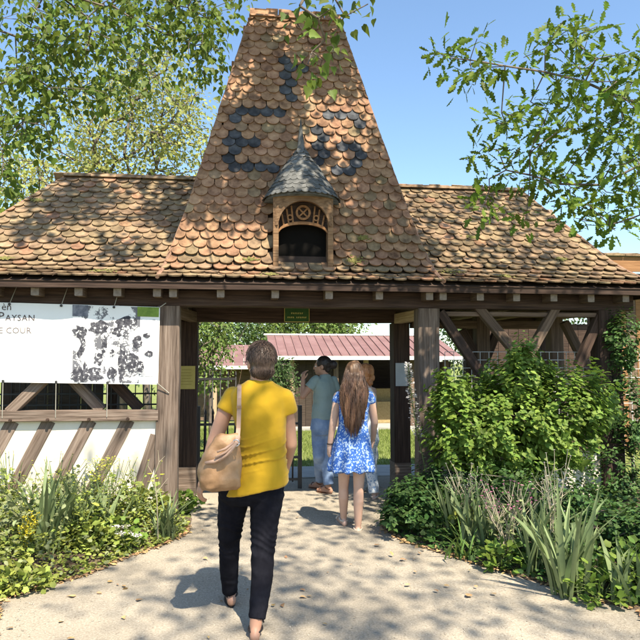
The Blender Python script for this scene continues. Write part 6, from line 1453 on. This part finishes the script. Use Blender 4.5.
mb = MB(); loft(mb, [(D(323.5, 419, dd), 0.165, 0.125), (D(323.5, 412, dd), 0.162, 0.122), (D(324, 402, dd), 0.15, 0.112), (D(324.5, 390, dd), 0.162, 0.112), (D(325, 382, dd), 0.155, 0.09), (D(325, 377, dd), 0.10, 0.065), (D(325, 374.6, dd), 0.065, 0.056)], r, f)
sleeve(mb, shL, elL, 0, 0.5, 0.056, 0.063); sleeve(mb, shR, elR, 0, 0.5, 0.056, 0.063)
fuse('t_shirt', mb, 0.009, 'shirt_teal', PT, 4, lambda c: 0.008*nz3(c, (7, 7, 12))+0.005*nz3(c, (16, 16, 16)))
mb = MB(); loft(mb, [(D(323, 416, dd), 0.155, 0.115), (D(323, 428, dd), 0.172, 0.13), (D(323, 434, dd), 0.15, 0.11)], r, f)
limb(mb, [D(319, 430, dd-0.02), knL], [0.098, 0.072]); mb.tube([knL, D(320.5, 479.5, 7.96)], [0.071, 0.064], n=16); limb(mb, [D(327, 430, dd+0.02), knR], [0.098, 0.073]); mb.tube([knR, D(328.7, 484.5, 7.72)], [0.072, 0.064], n=16)
fuse('jeans', mb, 0.009, 'jeans_blue', PT, 4, lambda c: 0.008*nz3(c, (8, 8, 16))+0.004*nz3(c, (18, 18, 30)))
mb = MB(); ellipsoid(mb, hc+Vector((0, 0, 0.028))-fh*0.02, (0.085, 0.098, 0.098), (rh, fh, Vector((0, 0, 1)))); ellipsoid(mb, hc-fh*0.135+Vector((0, 0, 0.015)), (0.048, 0.048, 0.05)); ellipsoid(mb, hc-fh*0.06-Vector((0, 0, 0.03)), (0.06, 0.05, 0.055), (rh, fh, Vector((0, 0, 1))))
fuse('hair', mb, 0.007, 'hair_dark', PT, 3, lambda c: 0.005*nz3(c, (30, 30, 30))+0.003*nz3(c, (80, 80, 80)))
sandal(PT, anL, toL, 'sandal_brown'); sandal(PT, anR, toR, 'sandal_brown')

# ---------------------------------------------------------------- fourth visitor, half hidden
dd = 7.45; u = dd/640
PF = empty('person', (D(371, 498, 7.5).x, D(371, 498, 7.5).y, 0), 'person with wavy auburn hair and pale patterned trousers, half hidden by the long-haired one', 'person')
f = Vector((0.35, 0.94, 0)).normalized(); r = Vector((0.94, -0.35, 0)).normalized()
hc = D(366.5, 373.5, dd); nb_ = D(366, 385, dd); shL, shR = D(357, 391, dd), D(373, 391, dd+0.02); elL, wrL = D(354, 410, dd), D(356, 428, dd+0.1); elR, wrR = D(374, 411, dd-0.02), D(371, 428, dd+0.08)
hpL, hpR = D(362, 438, dd), D(369.5, 438, dd); knL, knR = D(362, 465, dd+0.1), D(370.5, 466, dd+0.02); anL, anR = D(362, 488, 7.75), D(374.5, 495, 7.42)
toL = anL+f*0.15; toR = anR+f*0.15; toL.z = toR.z = 0.035
mb = MB(); head(mb, hc, f, r, 0.96); capsule(mb, hc-Vector((0, 0, 0.05)), nb_, 0.046, 0.05); loft(mb, [(D(365, 440, dd), 0.13, 0.09), (D(365, 424, dd), 0.13, 0.09), (D(365, 410, dd), 0.11, 0.08), (D(365, 396, dd), 0.13, 0.085), (D(365, 389, dd), 0.11, 0.06), (D(366, 385, dd), 0.05, 0.05)], r, f)
limb(mb, [shL, elL, wrL], [0.043, 0.036, 0.025]); limb(mb, [shR, elR, wrR], [0.043, 0.036, 0.025]); limb(mb, [hpL, knL, anL], [0.075, 0.05, 0.033]); limb(mb, [hpR, knR, anR], [0.075, 0.05, 0.033]); foot(mb, anL, toL, 0.92); foot(mb, anR, toR, 0.92)
h1 = hand(wrR, (-0.2, 0.2, -1), (-0.8, 0.2, 0), (0.3, 0.9, 0), 0.92, 0.6, 'skin_fair'); h2 = hand(wrL, (0.1, 0.2, -1), (0.8, 0.2, 0), (0.3, 0.9, 0), 0.92, 0.5, 'skin_fair')
fuse('body', mb, 0.008, 'skin_fair', PF, 4, extra=[h1, h2]); face_parts(PF, hc, f, r, 0.96)
mb = MB(); loft(mb, [(D(365, 432, dd), 0.155, 0.12), (D(365, 420, dd), 0.148, 0.112), (D(365, 408, dd), 0.132, 0.10), (D(365, 397, dd), 0.138, 0.10), (D(365, 390, dd), 0.105, 0.072), (D(365.5, 387.5, dd), 0.085, 0.062)], r, f); fuse('top', mb, 0.009, 'top_white', PF, 4, lambda c: 0.007*nz3(c, (9, 9, 10)))
mb = MB(); loft(mb, [(D(365.5, 428, dd), 0.148, 0.11), (D(365.5, 440, dd), 0.162, 0.125), (D(365.5, 446, dd), 0.14, 0.10)], r, f); limb(mb, [D(361.5, 442, dd), knL], [0.088, 0.07]); mb.tube([knL, D(362, 486, 7.74)], [0.069, 0.06], n=16); limb(mb, [D(369.5, 442, dd), knR], [0.088, 0.07]); mb.tube([knR, D(374, 493, 7.42)], [0.069, 0.06], n=16); fuse('trousers', mb, 0.009, 'trouser_print', PF, 4, lambda c: 0.008*nz3(c, (9, 9, 12)))
mb = MB(); ellipsoid(mb, hc+Vector((0, 0, 0.022))-f*0.012, (0.092, 0.102, 0.098), (r, f, Vector((0, 0, 1))))
for k in range(16): a = random.uniform(0, 6.28); ellipsoid(mb, hc+r*0.07*math.cos(a)-f*0.06*abs(math.sin(a))+Vector((0, 0, random.uniform(-0.13, 0.04))), (0.032, 0.032, 0.045), n=10, m=8)
fuse('hair', mb, 0.007, 'hair_auburn', PF, 3, lambda c: 0.008*nz3(c, (30, 30, 22))+0.004*nz3(c, (70, 70, 50)))
sandal(PF, anL, toL, 'sandal_pale', 0.95); sandal(PF, anR, toR, 'sandal_pale', 0.95)
# white cloth bag in this person's hand
q = wrR+Vector((0.0, 0.06, -0.1)); mb = MB(); loft(mb, [(q-Vector((0, 0, 0.27)), 0.09, 0.03), (q-Vector((0, 0, 0.24)), 0.10, 0.05), (q-Vector((0, 0, 0.1)), 0.085, 0.04), (q-Vector((0, 0, 0.02)), 0.05, 0.02), (q, 0.015, 0.015)], r, f, n=18)
o = fuse('cloth_bag', mb, 0.008, 'top_white', None, 3, lambda c: 0.01*nz3(c, (14, 14, 6))); tag(o, 'white cloth bag in the hand of the auburn-haired person', 'bag')
